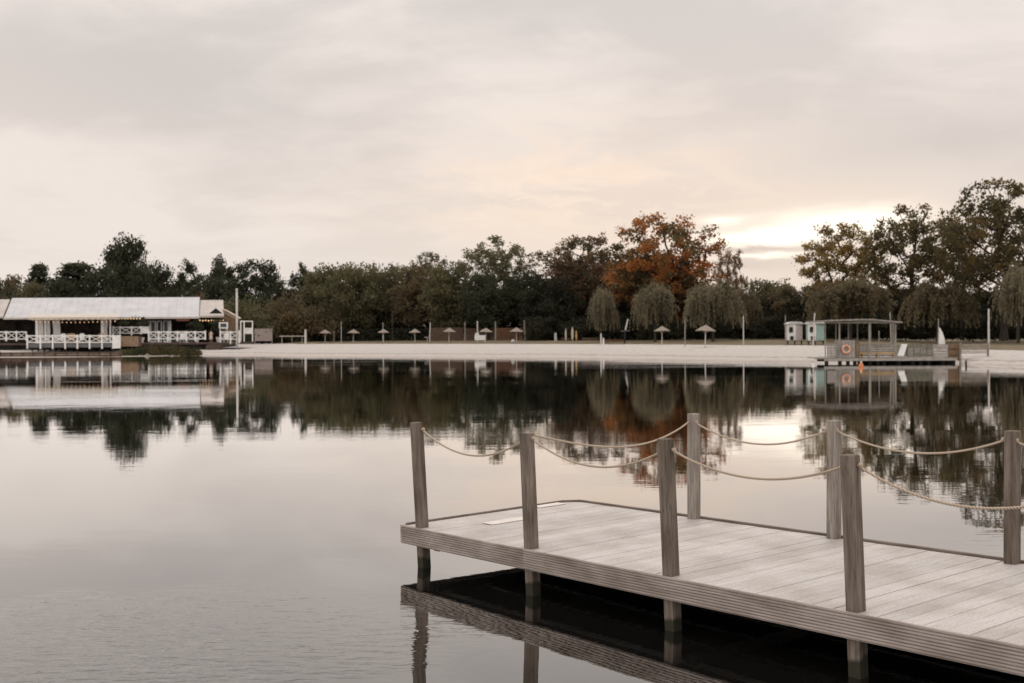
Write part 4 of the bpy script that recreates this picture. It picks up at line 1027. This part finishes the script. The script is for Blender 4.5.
# ------------------------------------------------------------------ beach furniture
def gpos(px, D): x = X(px, D); return Vector((x, D, ground_z(x, D)))
def D_for(px, py):
    """distance at which the ground is seen at row py"""
    best = None
    for D in np.arange(70, 210, .5):
        x = X(px, D); p = Z(py, D, px)
        if ground_z(x, D) >= p: return float(D)
    return 200.0
def parasol(first, px, D, top, label):
    g = gpos(px, D); h = Z(top, D, px) - g.z
    if first is None:
        e = empty('beach_parasol', g, label, 'parasol', 'straw parasols along the beach')
        MB().tube([(g.x, g.y, g.z - .3), (g.x, g.y, g.z + 2.35)], [.085, .075], 8).build('pole', M_polepale, e)
        m = MB(); n = 18; rg = random.Random(3)
        pr = [(1.32, 1.95), (1.22, 2.02), (.75, 2.27), (.28, 2.52), (.05, 2.66)]
        b = len(m.v)
        for r, z in pr:
            for k in range(n):
                t = 2 * math.pi * k / n; j = rg.uniform(.93, 1.05); m.v.append((g.x + r * j * math.cos(t), g.y + r * j * math.sin(t), g.z + z + rg.uniform(-.03, .03)))
        for i in range(len(pr) - 1):
            for k in range(n): k2 = (k + 1) % n; m.f.append((i * n + k, i * n + k2, (i + 1) * n + k2, (i + 1) * n + k))
        m.f.append(tuple((len(pr) - 1) * n + k for k in range(n)))
        b = len(m.v)
        c = m.build('thatch', M_straw, e); s = c.modifiers.new('thick', 'SOLIDIFY'); s.thickness = .07
        rb = MB()
        for k in range(8):
            t = k * math.pi / 4; rb.bar((g.x, g.y, g.z + 2.35), (g.x + 1.2 * math.cos(t), g.y + 1.2 * math.sin(t), g.z + 1.93), .035)
            rb.bar((g.x + .07 * math.cos(t), g.y + .07 * math.sin(t), g.z + 1.6), (g.x + .6 * math.cos(t), g.y + .6 * math.sin(t), g.z + 2.12), .03)
        rb.build('ribs', M_pole, e)
    else:
        e = copy_tree(first); e.location = g; e['label'] = label
    k = h / 2.66; e.scale = (k * .88, k * .88, k); e.rotation_euler = (R(2.2 * math.sin(px)), R(2.5 * math.cos(px * 1.7)), px)
    return e
PS = [(325, 187, 329.5, 'straw parasol furthest left on the beach'), (353.3, 184, 329.2, 'straw parasol second from the left, right beside the tall thin pole'),
      (383.5, 181, 329.0, 'straw parasol third from the left with a thin pole behind it'), (415, 178, 328.8, 'straw parasol fourth from the left in front of the dark hedge end'),
      (448.8, 172, 327.7, 'straw parasol in front of the left brown fence'), (485.5, 168, 327.8, 'straw parasol beside the white notice board'),
      (516.3, 164, 327.3, 'straw parasol in front of the brown slatted fence, left of the reddish panel'), (662, 136, 326, 'straw parasol before the middle willow, second from the right'), (705, 123, 324.6, 'rightmost and largest-looking straw parasol')]
fp = None
for a in PS:
    p = parasol(fp, *a); fp = fp or p
def pole(px, D, top, m, label, r=.05, lean=0.0, name='wooden_pole', cat='pole'):
    g = gpos(px, D); h = Z(top, D, px) - g.z; e = empty(name, g, label, cat)
    MB().tube([(g.x, g.y, g.z - .3), (g.x + lean * h * .5, g.y, g.z + h * .5), (g.x + lean * h, g.y, g.z + h)], [r * 1.1, r, r * .85], 7).build('shaft', m, e)
    MB().tube([(g.x + lean * h, g.y, g.z + h), (g.x + lean * (h + .06), g.y, g.z + h + .05)], [r * .9, r * .5], 7).build('cap', M_grey, e)
    return e
pole(305.5, 176, 329.5, M_polepale, 'thick pale post left of all the parasols', .17)
pole(334, 190, 331, M_pole, 'short grey post between the first two parasols', .07)
pole(341.3, 186, 321.5, M_polepale, 'tall thin pole left of the second parasol', .05)
pole(383, 190, 322.5, M_polepale, 'tall thin pole behind the third parasol', .05)
pole(392.5, 192, 313, M_bark, 'dark slim trunk-like pole between the third and fourth parasols', .12)
pole(429.6, 186, 322.5, M_polepale, 'slanting pale pole at the left end of the brown fence', .10, .04)
pole(465, 186, 322, M_pole, 'thick grey pole between the fifth parasol and the white board', .12)
pole(495.5, 182, 321.5, M_pole, 'thick grey pole right of the white notice board', .12)
pole(525.5, 178, 320.5, M_pole, 'slanting grey pole at the left side of the reddish panel', .15, -.06)
pole(555.8, 172, 333, M_polepale, 'short stout post right of the reddish panel', .2, -.04)
pole(743.5, 124, 316, M_polepale, 'tall thin pole right of the rightmost parasol', .06)
pole(685, 128, 317.5, M_pole, 'thin grey pole between the two right-hand parasols', .05)
pole(785.5, 122, 315.5, M_pole, 'thin pole just left of the pink hut', .06)
pole(813, 117, 313, M_polepale, 'leaning pole in front of the mint hut', .07, .055)
pole(891.5, 108, 312.5, M_pole, 'leaning pole seen behind the raft canopy', .07, -.04)
pole(988.8, 96, 309, M_polepale, 'tall pale pole at the right end of the slatted screen', .085)
pole(601, 143, 333.5, M_polepale, 'short pale bollard post in front of the small willow', .1)
pole(603.4, 143, 338, M_white, 'small white stub beside the bollard post', .1)
# leaning mast with a cross arm
g = gpos(624.5, 148); e = empty('leaning_mast', g, 'leaning pale mast with a dark cross arm between two willows', 'mast'); h = Z(319, 148, 626) - g.z
MB().tube([(g.x, g.y, g.z), (g.x + .12, g.y, g.z + h * .55)], .10, 7).build('lower_post', M_black, e)
MB().tube([(g.x + .12, g.y, g.z + h * .55), (g.x + .45, g.y, g.z + h)], [.12, .08], 7).build('mast', M_polepale, e)
MB().bar((g.x - .45, g.y, g.z + h * .5), (g.x + .7, g.y, g.z + h * .52), .12).build('cross_arm', M_grey, e)
# fences
def board_fence(px0, px1, py0, py1, D, m, label, n=None, horizontal=True, name='board_fence', gap=.02, posts=True):
    x0, x1 = X(px0, D), X(px1, D); pc = (px0 + px1) / 2; z0, z1 = Z(py1, D, pc), Z(py0, D, pc)
    e = empty(name, ((x0 + x1) / 2, D, z0), label, 'fence'); b = MB()
    if horizontal:
        k = n or max(3, int((z1 - z0) / .2)); h = (z1 - z0) / k
        for i in range(k): b.box(x0, x1, D, D + .04, z0 + i * h, z0 + i * h + h - gap)
    else:
        k = n or max(3, int((x1 - x0) / .25)); w = (x1 - x0) / k; rg = random.Random(int(px0))
        for i in range(k): b.box(x0 + i * w, x0 + (i + 1) * w - gap, D, D + .04, z0, z1 + rg.uniform(-.03, .03))
    b.build('boards', m, e)
    if posts:
        k = max(2, int((x1 - x0) / 2.2) + 1)
        for i in range(k):
            x = x0 + (x1 - x0) * i / (k - 1); MB().box(x - .06, x + .06, D + .042, D + .16, min(z0 - .4, ground_z(x, D) - .2), z1 + .05).build('fence_post', m, e)
    return e
board_fence(254.8, 272, 328.7, 341.0, 192, M_pinkfence, 'pale pinkish panel fence between the white frame and the hedge', 6, False)
board_fence(431, 463, 327.5, 342.3, 189, M_brownfence, 'brown board fence behind the fifth parasol')
board_fence(466, 495, 328, 342.3, 188, M_brownfence, 'brown board fence behind the white notice board', None, False)
board_fence(496.5, 524, 327.5, 342.5, 184, M_rust, 'brown slatted fence behind the seventh parasol', 8, True, gap=.07)
board_fence(527.5, 544.8, 327.8, 342.6, 179, M_rust, 'solid reddish board panel left of the short stout post', 11, True)
board_fence(545.6, 562, 330, 343, 181, M_brownfence, 'weathered plank fence right of the reddish panel', 6, False, gap=.25)
board_fence(562, 581, 337.5, 343.5, 172, M_brownfence, 'low board barrier beside the upright yellow boards', 4)
board_fence(582.5, 598, 337.5, 344, 170, M_brownfence, 'low board barrier just left of the pale bollard post', 4)
board_fence(604, 625, 339.5, 345, 158, M_rust, 'low reddish barrier right of the pale bollard post', 3)
# upright surf boards
for px, tp, w, lb in ((565.8, 328.5, 1.3, 'narrow cream surfboard standing upright, left of three'), (572.4, 326.8, 1.9, 'wide cream surfboard standing upright, middle of three'), (576.3, 330, 1.3, 'yellowish surfboard standing upright, right of three')):
    D = 170; g = gpos(px, D); h = Z(tp, D, px) - g.z; e = empty('surfboard', g, lb, 'surfboard'); hw = w / F * D / 2 * 1.4
    pts = [(g.x + hw * math.sin(math.pi * t) ** .6 * s, D, g.z + h * t) for s, ts in ((1, (0, .1, .25, .5, .75, .9, .97)), (-1, (1, .97, .9, .75, .5, .25, .1))) for t in ts]
    MB().prism(pts, (0, .08, 0)).build('board', M_bench if px > 575 else M_cream, e)
    MB().prism([(g.x - .02, D + .08, g.z + .1), (g.x + .02, D + .08, g.z + .1), (g.x + .01, D + .3, g.z + .2)], (0, 0, .2)).build('fin', M_grey, e)
# notice board
g = gpos(480.5, 171); e = empty('notice_board', g, 'blank white notice board on a pole on the beach', 'notice board')
MB().tube([(X(477.5, 171), 171.2, g.z - .3), (X(477.5, 171), 171.2, Z(321, 171, 478))], .09, 8).build('pole', M_polepale, e)
boxpx(MB(), 474.6, 485.4, 335.2, 340.2, 171, .1).build('panel', M_white, e); boxpx(MB(), 475.2, 479, 333, 335.1, 171.02, .07).build('small_panel', M_white, e)
boxpx(MB(), 484.4, 485, 340.3, 344, 171.05, .06).build('leg', M_polepale, e)
g = gpos(513, 165); MBs = MB().lathe((g.x, g.y, g.z), [(.06, 0), (.20, .07), (.26, .22), (.20, .38), (.06, .45)], 10)
tag(MBs.build('lawn_lamp', M_sail, smooth=True), 'small white globe on the grass beside the seventh parasol', 'lamp')
# long low table in front of the hedge
e = empty('long_table', gpos(291, 186), 'long pale low table in front of the left end of the hedge', 'table'); g = e.location
zt = Z(335.8, 186, 291); MB().box(X(280, 186), X(304, 186), 185.6, 186.4, zt - .12, zt).build('tabletop', M_polepale, e)
for p in (282, 292, 302): MB().box(X(p, 186) - .03, X(p, 186) + .03, 185.9, 186.1, g.z - .1, zt - .12).build('leg', M_polepale, e)
e = empty('side_table', gpos(427.3, 184), 'small pale table left of the slanting pole', 'table'); g = e.location; zt = Z(337, 184, 427)
MB().box(X(424.5, 184), X(430, 184), 183.7, 184.3, zt - .1, zt).build('tabletop', M_polepale, e); MB().tube([(g.x, 184, g.z), (g.x, 184, zt - .1)], .06, 6).build('leg', M_polepale, e)

# beach huts
def hut(px0, px1, pyt, pyb, D, m, label, split):
    x0, x1 = X(px0, D), X(px1, D); pc = (px0 + px1) / 2; zb, zt = Z(pyb, D, pc), Z(pyt, D, pc); w = x1 - x0; d = 1.5
    gz = ground_z((x0 + x1) / 2, D)
    e = empty('beach_hut', ((x0 + x1) / 2, D, gz), label, 'beach hut'); zw = zt - .28; xs = x0 + w * split
    c = MB(); c.prism([(x0, D + .25, zb), (xs, D, zb), (x1, D + .3, zb), (x1 - .1, D + d, zb), (x0 + .1, D + d, zb)], (0, 0, zw - zb)); c.build('wall', m, e)
    MB().prism([(x0 - .01, D + .235, zb), (xs - .01, D - .012, zb), (xs - .01, D - .002, zb), (x0 - .01, D + .245, zb)], (0, 0, zw - zb)).build('front_wall', M_white, e)
    r = MB(); r.prism([(x0 - .12, D - .12, zw), (x0 + w * .15, D - .12, zt - .06), (x0 + w * .5, D - .12, zt), (x1 - w * .12, D - .12, zt - .05), (x1 + .12, D - .12, zw), (x1 + .12, D - .12, zw + .01)], (0, d + .2, 0)); r.build('roof', M_greyroof, e)
    cb = MB()
    for k in range(1, 7):
        t = k / 7; xx = xs + (x1 - xs) * t; yy = D + .3 * t - .012; cb.box(xx - .015, xx + .015, yy, yy + .02, zb + .03, zw - .03)
    cb.build('battens', m, e)
    f1 = MB().box(x0 + w * .10, x0 + w * .32, D - .02, D + .2, zb + (zw - zb) * .50, zb + (zw - zb) * .82); f1.build('window', M_black, e)
    f2 = MB().box(x0 + w * .16, x0 + w * .36, D - .03, D + .2, zb + .04, zb + (zw - zb) * .26); f2.build('hatch', M_black, e)
    for xx in (x0 + .08, xs, x1 - .08): MB().box(xx - .06, xx + .06, D + .35, D + .47, gz - .2, zb).build('stilt', M_pile, e)
hut(788, 803.2, 321.5, 340.3, 124, M_pink, 'pale pink beach hut with white rounded roof and black window', .5)
hut(808.6, 825, 321, 340.5, 122, M_green, 'mint green beach hut just left of the raft canopy', .45)

# ------------------------------------------------------------------ swimming raft
def raft():
    D0 = 86.0; dz = Z(358.2, D0, 890); dep = 5.0
    e = empty('bathing_raft', (X(890, D0), D0, 0), 'grey timber bathing platform with flat canopy standing in the lake', 'raft')
    def bx(name, a, b, t, bt, D, d, m, par=None): return boxpx(MB(), a, b, t, bt, D, d).build(name, m, par or e)
    mb = MB(); x0, x1 = X(824, D0), X(957, D0); n = 52
    for i in range(n):
        a = x0 + (x1 - x0) * i / n; mb.box(a, a + (x1 - x0) / n - .012, D0, D0 + dep, dz - .05, dz)
    mb.build('deck', M_raft, e)
    MB().box(x0, x1, D0 - .04, D0 - .002, dz - .19, dz + .01).build('edge_beam', M_raftpanel, e)
    MB().bar((X(815, D0 + .5), D0 + .5, dz - .05), (X(824, D0 + .5), D0 + .5, dz - .05), .25, .04).build('gangplank', M_raft, e)
    MB().box(x0 + .1, x1 - .1, D0 + 2.2, D0 + 2.4, dz - .25, dz - .06).build('joist', M_pile, e)
    for a, b in ((862, 888), (889.5, 913), (915, 934), (935.5, 955)): boxpx(MB(), a, b, 359.4, 363.2, D0 + 1.2, 1.2).build('deck_shade_block', M_pile, e)  # dark blocks added to stand for the shade under the deck
    for px in (827.5, 841, 849, 856, 863, 871, 879, 885, 900, 914, 922, 930, 944, 955):
        MB().tube([(X(px, D0), D0 + .3, -.8), (X(px, D0), D0 + .3, dz - .06)], .14, 7).build('pile', M_pile, e)
    # canopy
    zc = Z(320.2, D0, 860)
    c = MB(); xs = [820, 835, 860, 872, 885, 901.5]; zs = [zc - .03, zc + .03, zc + .08, zc + .07, zc - .03, zc - .14]
    for i in range(5):
        xa, xb = X(xs[i], D0), X(xs[i + 1], D0)
        c.prism([(xa, D0 - .3, zs[i] - .09), (xb, D0 - .3, zs[i + 1] - .09), (xb, D0 - .3, zs[i + 1] + .02), (xa, D0 - .3, zs[i] + .02)], (0, 4.6, 0))
    c.build('canopy', M_cane, e)
    MB().bar((X(826, D0), D0 + .1, zc - .16), (X(897, D0), D0 + .1, zc - .18), .1, .12).build('canopy_beam', M_pole, e)
    for px, D, r in ((825.3, D0 + .1, .045), (839.5, D0 + .1, .06), (869.8, D0 + .1, .10), (879, D0 + .1, .04), (895.3, D0 + .1, .08), (848.5, D0 + 4, .05), (857.5, D0 + 4, .05), (893, D0 + 4, .06), (836, D0 + 4, .05)):
        top = zc - .10 if px != 879 else Z(331, D0, 879)
        MB().tube([(X(px, D), D, dz), (X(px, D), D, top)], r, 7).build('canopy_post', M_pole, e)
    # changing cabin panel with life ring
    cab = bx('cabin', 839.8, 854.8, 340.2, 357.6, D0 + .2, 1.4, M_raftpanel)
    ln = MB()
    for k in range(1, 5): boxpx(ln, 839.8 + k * 3, 840.0 + k * 3, 340.6, 357.3, D0 + .185, .02)
    ln.build('panel_joints', M_raftgreen, cab)
    bx('cabin_side', 854.9, 859.5, 340.8, 357.6, D0 + .9, .8, M_tan)
    def lattice(a, b, t, bt, D, m, name='railing', nb=5, vert=0, backing=None):
        g_ = MB(); h = (bt - t) / nb
        for i in range(nb): boxpx(g_, a, b, t + i * h, t + i * h + h * .86, D, .04)
        for i in range(vert + 1): p = a + (b - a) * i / max(vert, 1); boxpx(g_, p - .35, p + .35, t - .4, bt, D + .042, .06)
        return g_.build(name, m, e)
    lattice(827.5, 839.2, 344.5, 357.3, D0 + .3, M_raftpanel, vert=3)
    lattice(859.7, 870.3, 345, 356.6, D0 + 2.6, M_raftpanel, vert=3, nb=6)
    lattice(870.9, 895.4, 344.5, 356.6, D0 + 2.6, M_raftpanel, vert=4, nb=6)
    lattice(907.5, 933, 344, 357, D0 + 2.2, M_raftgreen, vert=4, nb=8)
    lattice(933.4, 947.6, 344.5, 358.6, D0 + .15, M_raftpanel, vert=2, nb=5)
    lattice(948.3, 960, 343.7, 361.5, D0 + .3, M_raftbrown, vert=2, nb=3)
    bx('side_panel', 949, 959.5, 344.5, 360.5, D0 + .42, .04, M_raftbrown)
    lattice(896, 907, 346, 356.5, D0 + 2.6, M_raftgreen, vert=2, nb=6)
    be = boxpx(MB(), 860, 895, 352.3, 353.9, D0 + .9, .5).build('bench', M_bench, e)
    for p in (862, 877, 893): boxpx(MB(), p, p + .9, 353.95, 357.6, D0 + 1, .3).build('bench_leg', M_bench, be)
    return D0, dz, e
D0, dz, raft_o = raft()
# life ring on its front panel
g = at(846.2, 349.2, D0 + .1); lr = empty('life_ring', g, 'orange life ring hanging on the raft cabin', 'life ring')
v = []; f = []; n, k = 24, 8
for i in range(n):
    t = 2 * math.pi * i / n
    for j in range(k):
        p = 2 * math.pi * j / k; r = .27 + .085 * math.cos(p); v.append((r * math.cos(t), .07 * math.sin(p), r * math.sin(t)))
for i in range(n):
    for j in range(k): i2 = (i + 1) % n; j2 = (j + 1) % k; f.append((i * k + j, i2 * k + j, i2 * k + j2, i * k + j2))
o = raw('ring', v, f, M_ring); o.parent = lr
for t0 in (45, 135, 225, 315):
    v = []; f = []
    for i in range(4):
        t = R(t0 - 4.5 + 3 * i)
        for j in range(k):
            p = 2 * math.pi * j / k; r = .27 + .092 * math.cos(p); v.append((r * math.cos(t), .077 * math.sin(p), r * math.sin(t)))
    for i in range(3):
        for j in range(k): j2 = (j + 1) % k; f.append((i * k + j, (i + 1) * k + j, (i + 1) * k + j2, i * k + j2))
    o = raw('band', v, f, M_white); o.parent = lr
# white deck chair on the raft
e = empty('deck_chair', (X(902, D0 + 1), D0 + 1, dz), 'white reclining deck chair on the raft, right of the yellow bench', 'deck chair')
MB().prism([at(897.6, 355, D0 + 1), at(901.5, 344.4, D0 + 1.3), at(907.4, 344.4, D0 + 1.3), at(904.2, 355, D0 + 1)], (0, .05, .02)).build('backrest', M_sail, e)
MB().prism([at(897.4, 355.6, D0 + 1), at(904.2, 355.6, D0 + 1), at(904.2, 355.9, D0 + .4), at(897.4, 355.9, D0 + .4)], (0, 0, .05)).build('seat', M_sail, e)
for p in (898, 903.8): MB().bar((X(p, D0 + 1), D0 + .9, dz), (X(p, D0 + 1), D0 + .9, dz + .18), .05).build('leg', M_pole, e); MB().bar((X(p + 2.5, D0 + 2), D0 + 1.7, dz), (X(p + 2.2, D0 + 1), D0 + 1.4, dz + .7), .04).build('leg', M_pole, e)
# orange buoy
x = X(861, 77.5); e = empty('buoy', (x, 77.5, 0), 'orange mooring buoy floating in front of the raft', 'buoy')
MB().lathe((x, 77.5, -.15), [(.05, 0), (.14, .07), (.165, .19), (.14, .31), (.07, .40)], 14).build('float', M_orange, e, smooth=True)
MB().lathe((x, 77.5, .24), [(.07, 0), (.08, .08), (.03, .15)], 10).build('collar', M_cream, e)
x = X(813, 82); e = empty('marker_float', (x, 82, 0), 'small white marker float left of the raft', 'buoy')
MB().lathe((x, 82, -.06), [(.04, 0), (.11, .05), (.12, .12), (.05, .2)], 10).build('float', M_sail, e, smooth=True); MB().lathe((x, 82, .14), [(.025, 0), (.025, .1), (.01, .12)], 6).build('stem', M_pole, e)
# sailing dinghy pulled up behind the raft
D = 93; g = gpos(941, D); e = empty('sailing_dinghy', g, 'small dinghy with a white sail beached behind the raft', 'sailing boat')
h = MB(); L_ = 1.9
for i in range(9):
    t = i / 8; hw = .55 * math.sin(math.pi * (.12 + .88 * t)) ** .6; xx = g.x - L_ + 2 * L_ * t
    h.v += [(xx, D - hw, g.z + .5), (xx, D - hw * .7, g.z + .12), (xx, D, g.z), (xx, D + hw * .7, g.z + .12), (xx, D + hw, g.z + .5)]
for i in range(8):
    for j in range(4): h.f.append((i * 5 + j, i * 5 + j + 1, (i + 1) * 5 + j + 1, (i + 1) * 5 + j))
    h.f.append((i * 5 + 4, i * 5, (i + 1) * 5, (i + 1) * 5 + 4))
h.build('hull', M_white, e)
MB().tube([(X(937.9, D), D, g.z + .3), (X(938.6, D), D, Z(318.5, D, 938))], .04, 6).build('mast', M_pole, e)
sp_ = [at(938.4, 344.2, D), at(945.2, 344.2, D - .1), at(944.6, 338.5, D - .22), at(942.8, 332.8, D - .18), at(940.6, 328.8, D - .08), at(938.9, 326.8, D)]
MB().prism(sp_, (0, .03, 0)).build('sail', M_sail, e)
MB().bar((X(938.2, D), D, Z(344.8, D, 938)), (X(945.8, D), D - .1, Z(344.8, D, 945)), .05).build('boom', M_pole, e)
# slatted screen on the beach right of the raft
board_fence(960.8, 988.5, 343.2, 353.4, 86, M_raft, 'grey horizontal slat screen on the sand right of the raft', 6, True, 'slatted_screen', .05)
x = X(966, 79); e = empty('mooring_stake', (x, 79, 0), 'short dark stake in the water right of the raft', 'stake')
MB().tube([(x, 79, -.5), (x, 79, .28)], [.07, .06], 7).build('shaft', M_pile, e); MB().lathe((x, 79, .28), [(.07, 0), (.08, .04), (.05, .09)], 7).build('cap', M_grey, e)
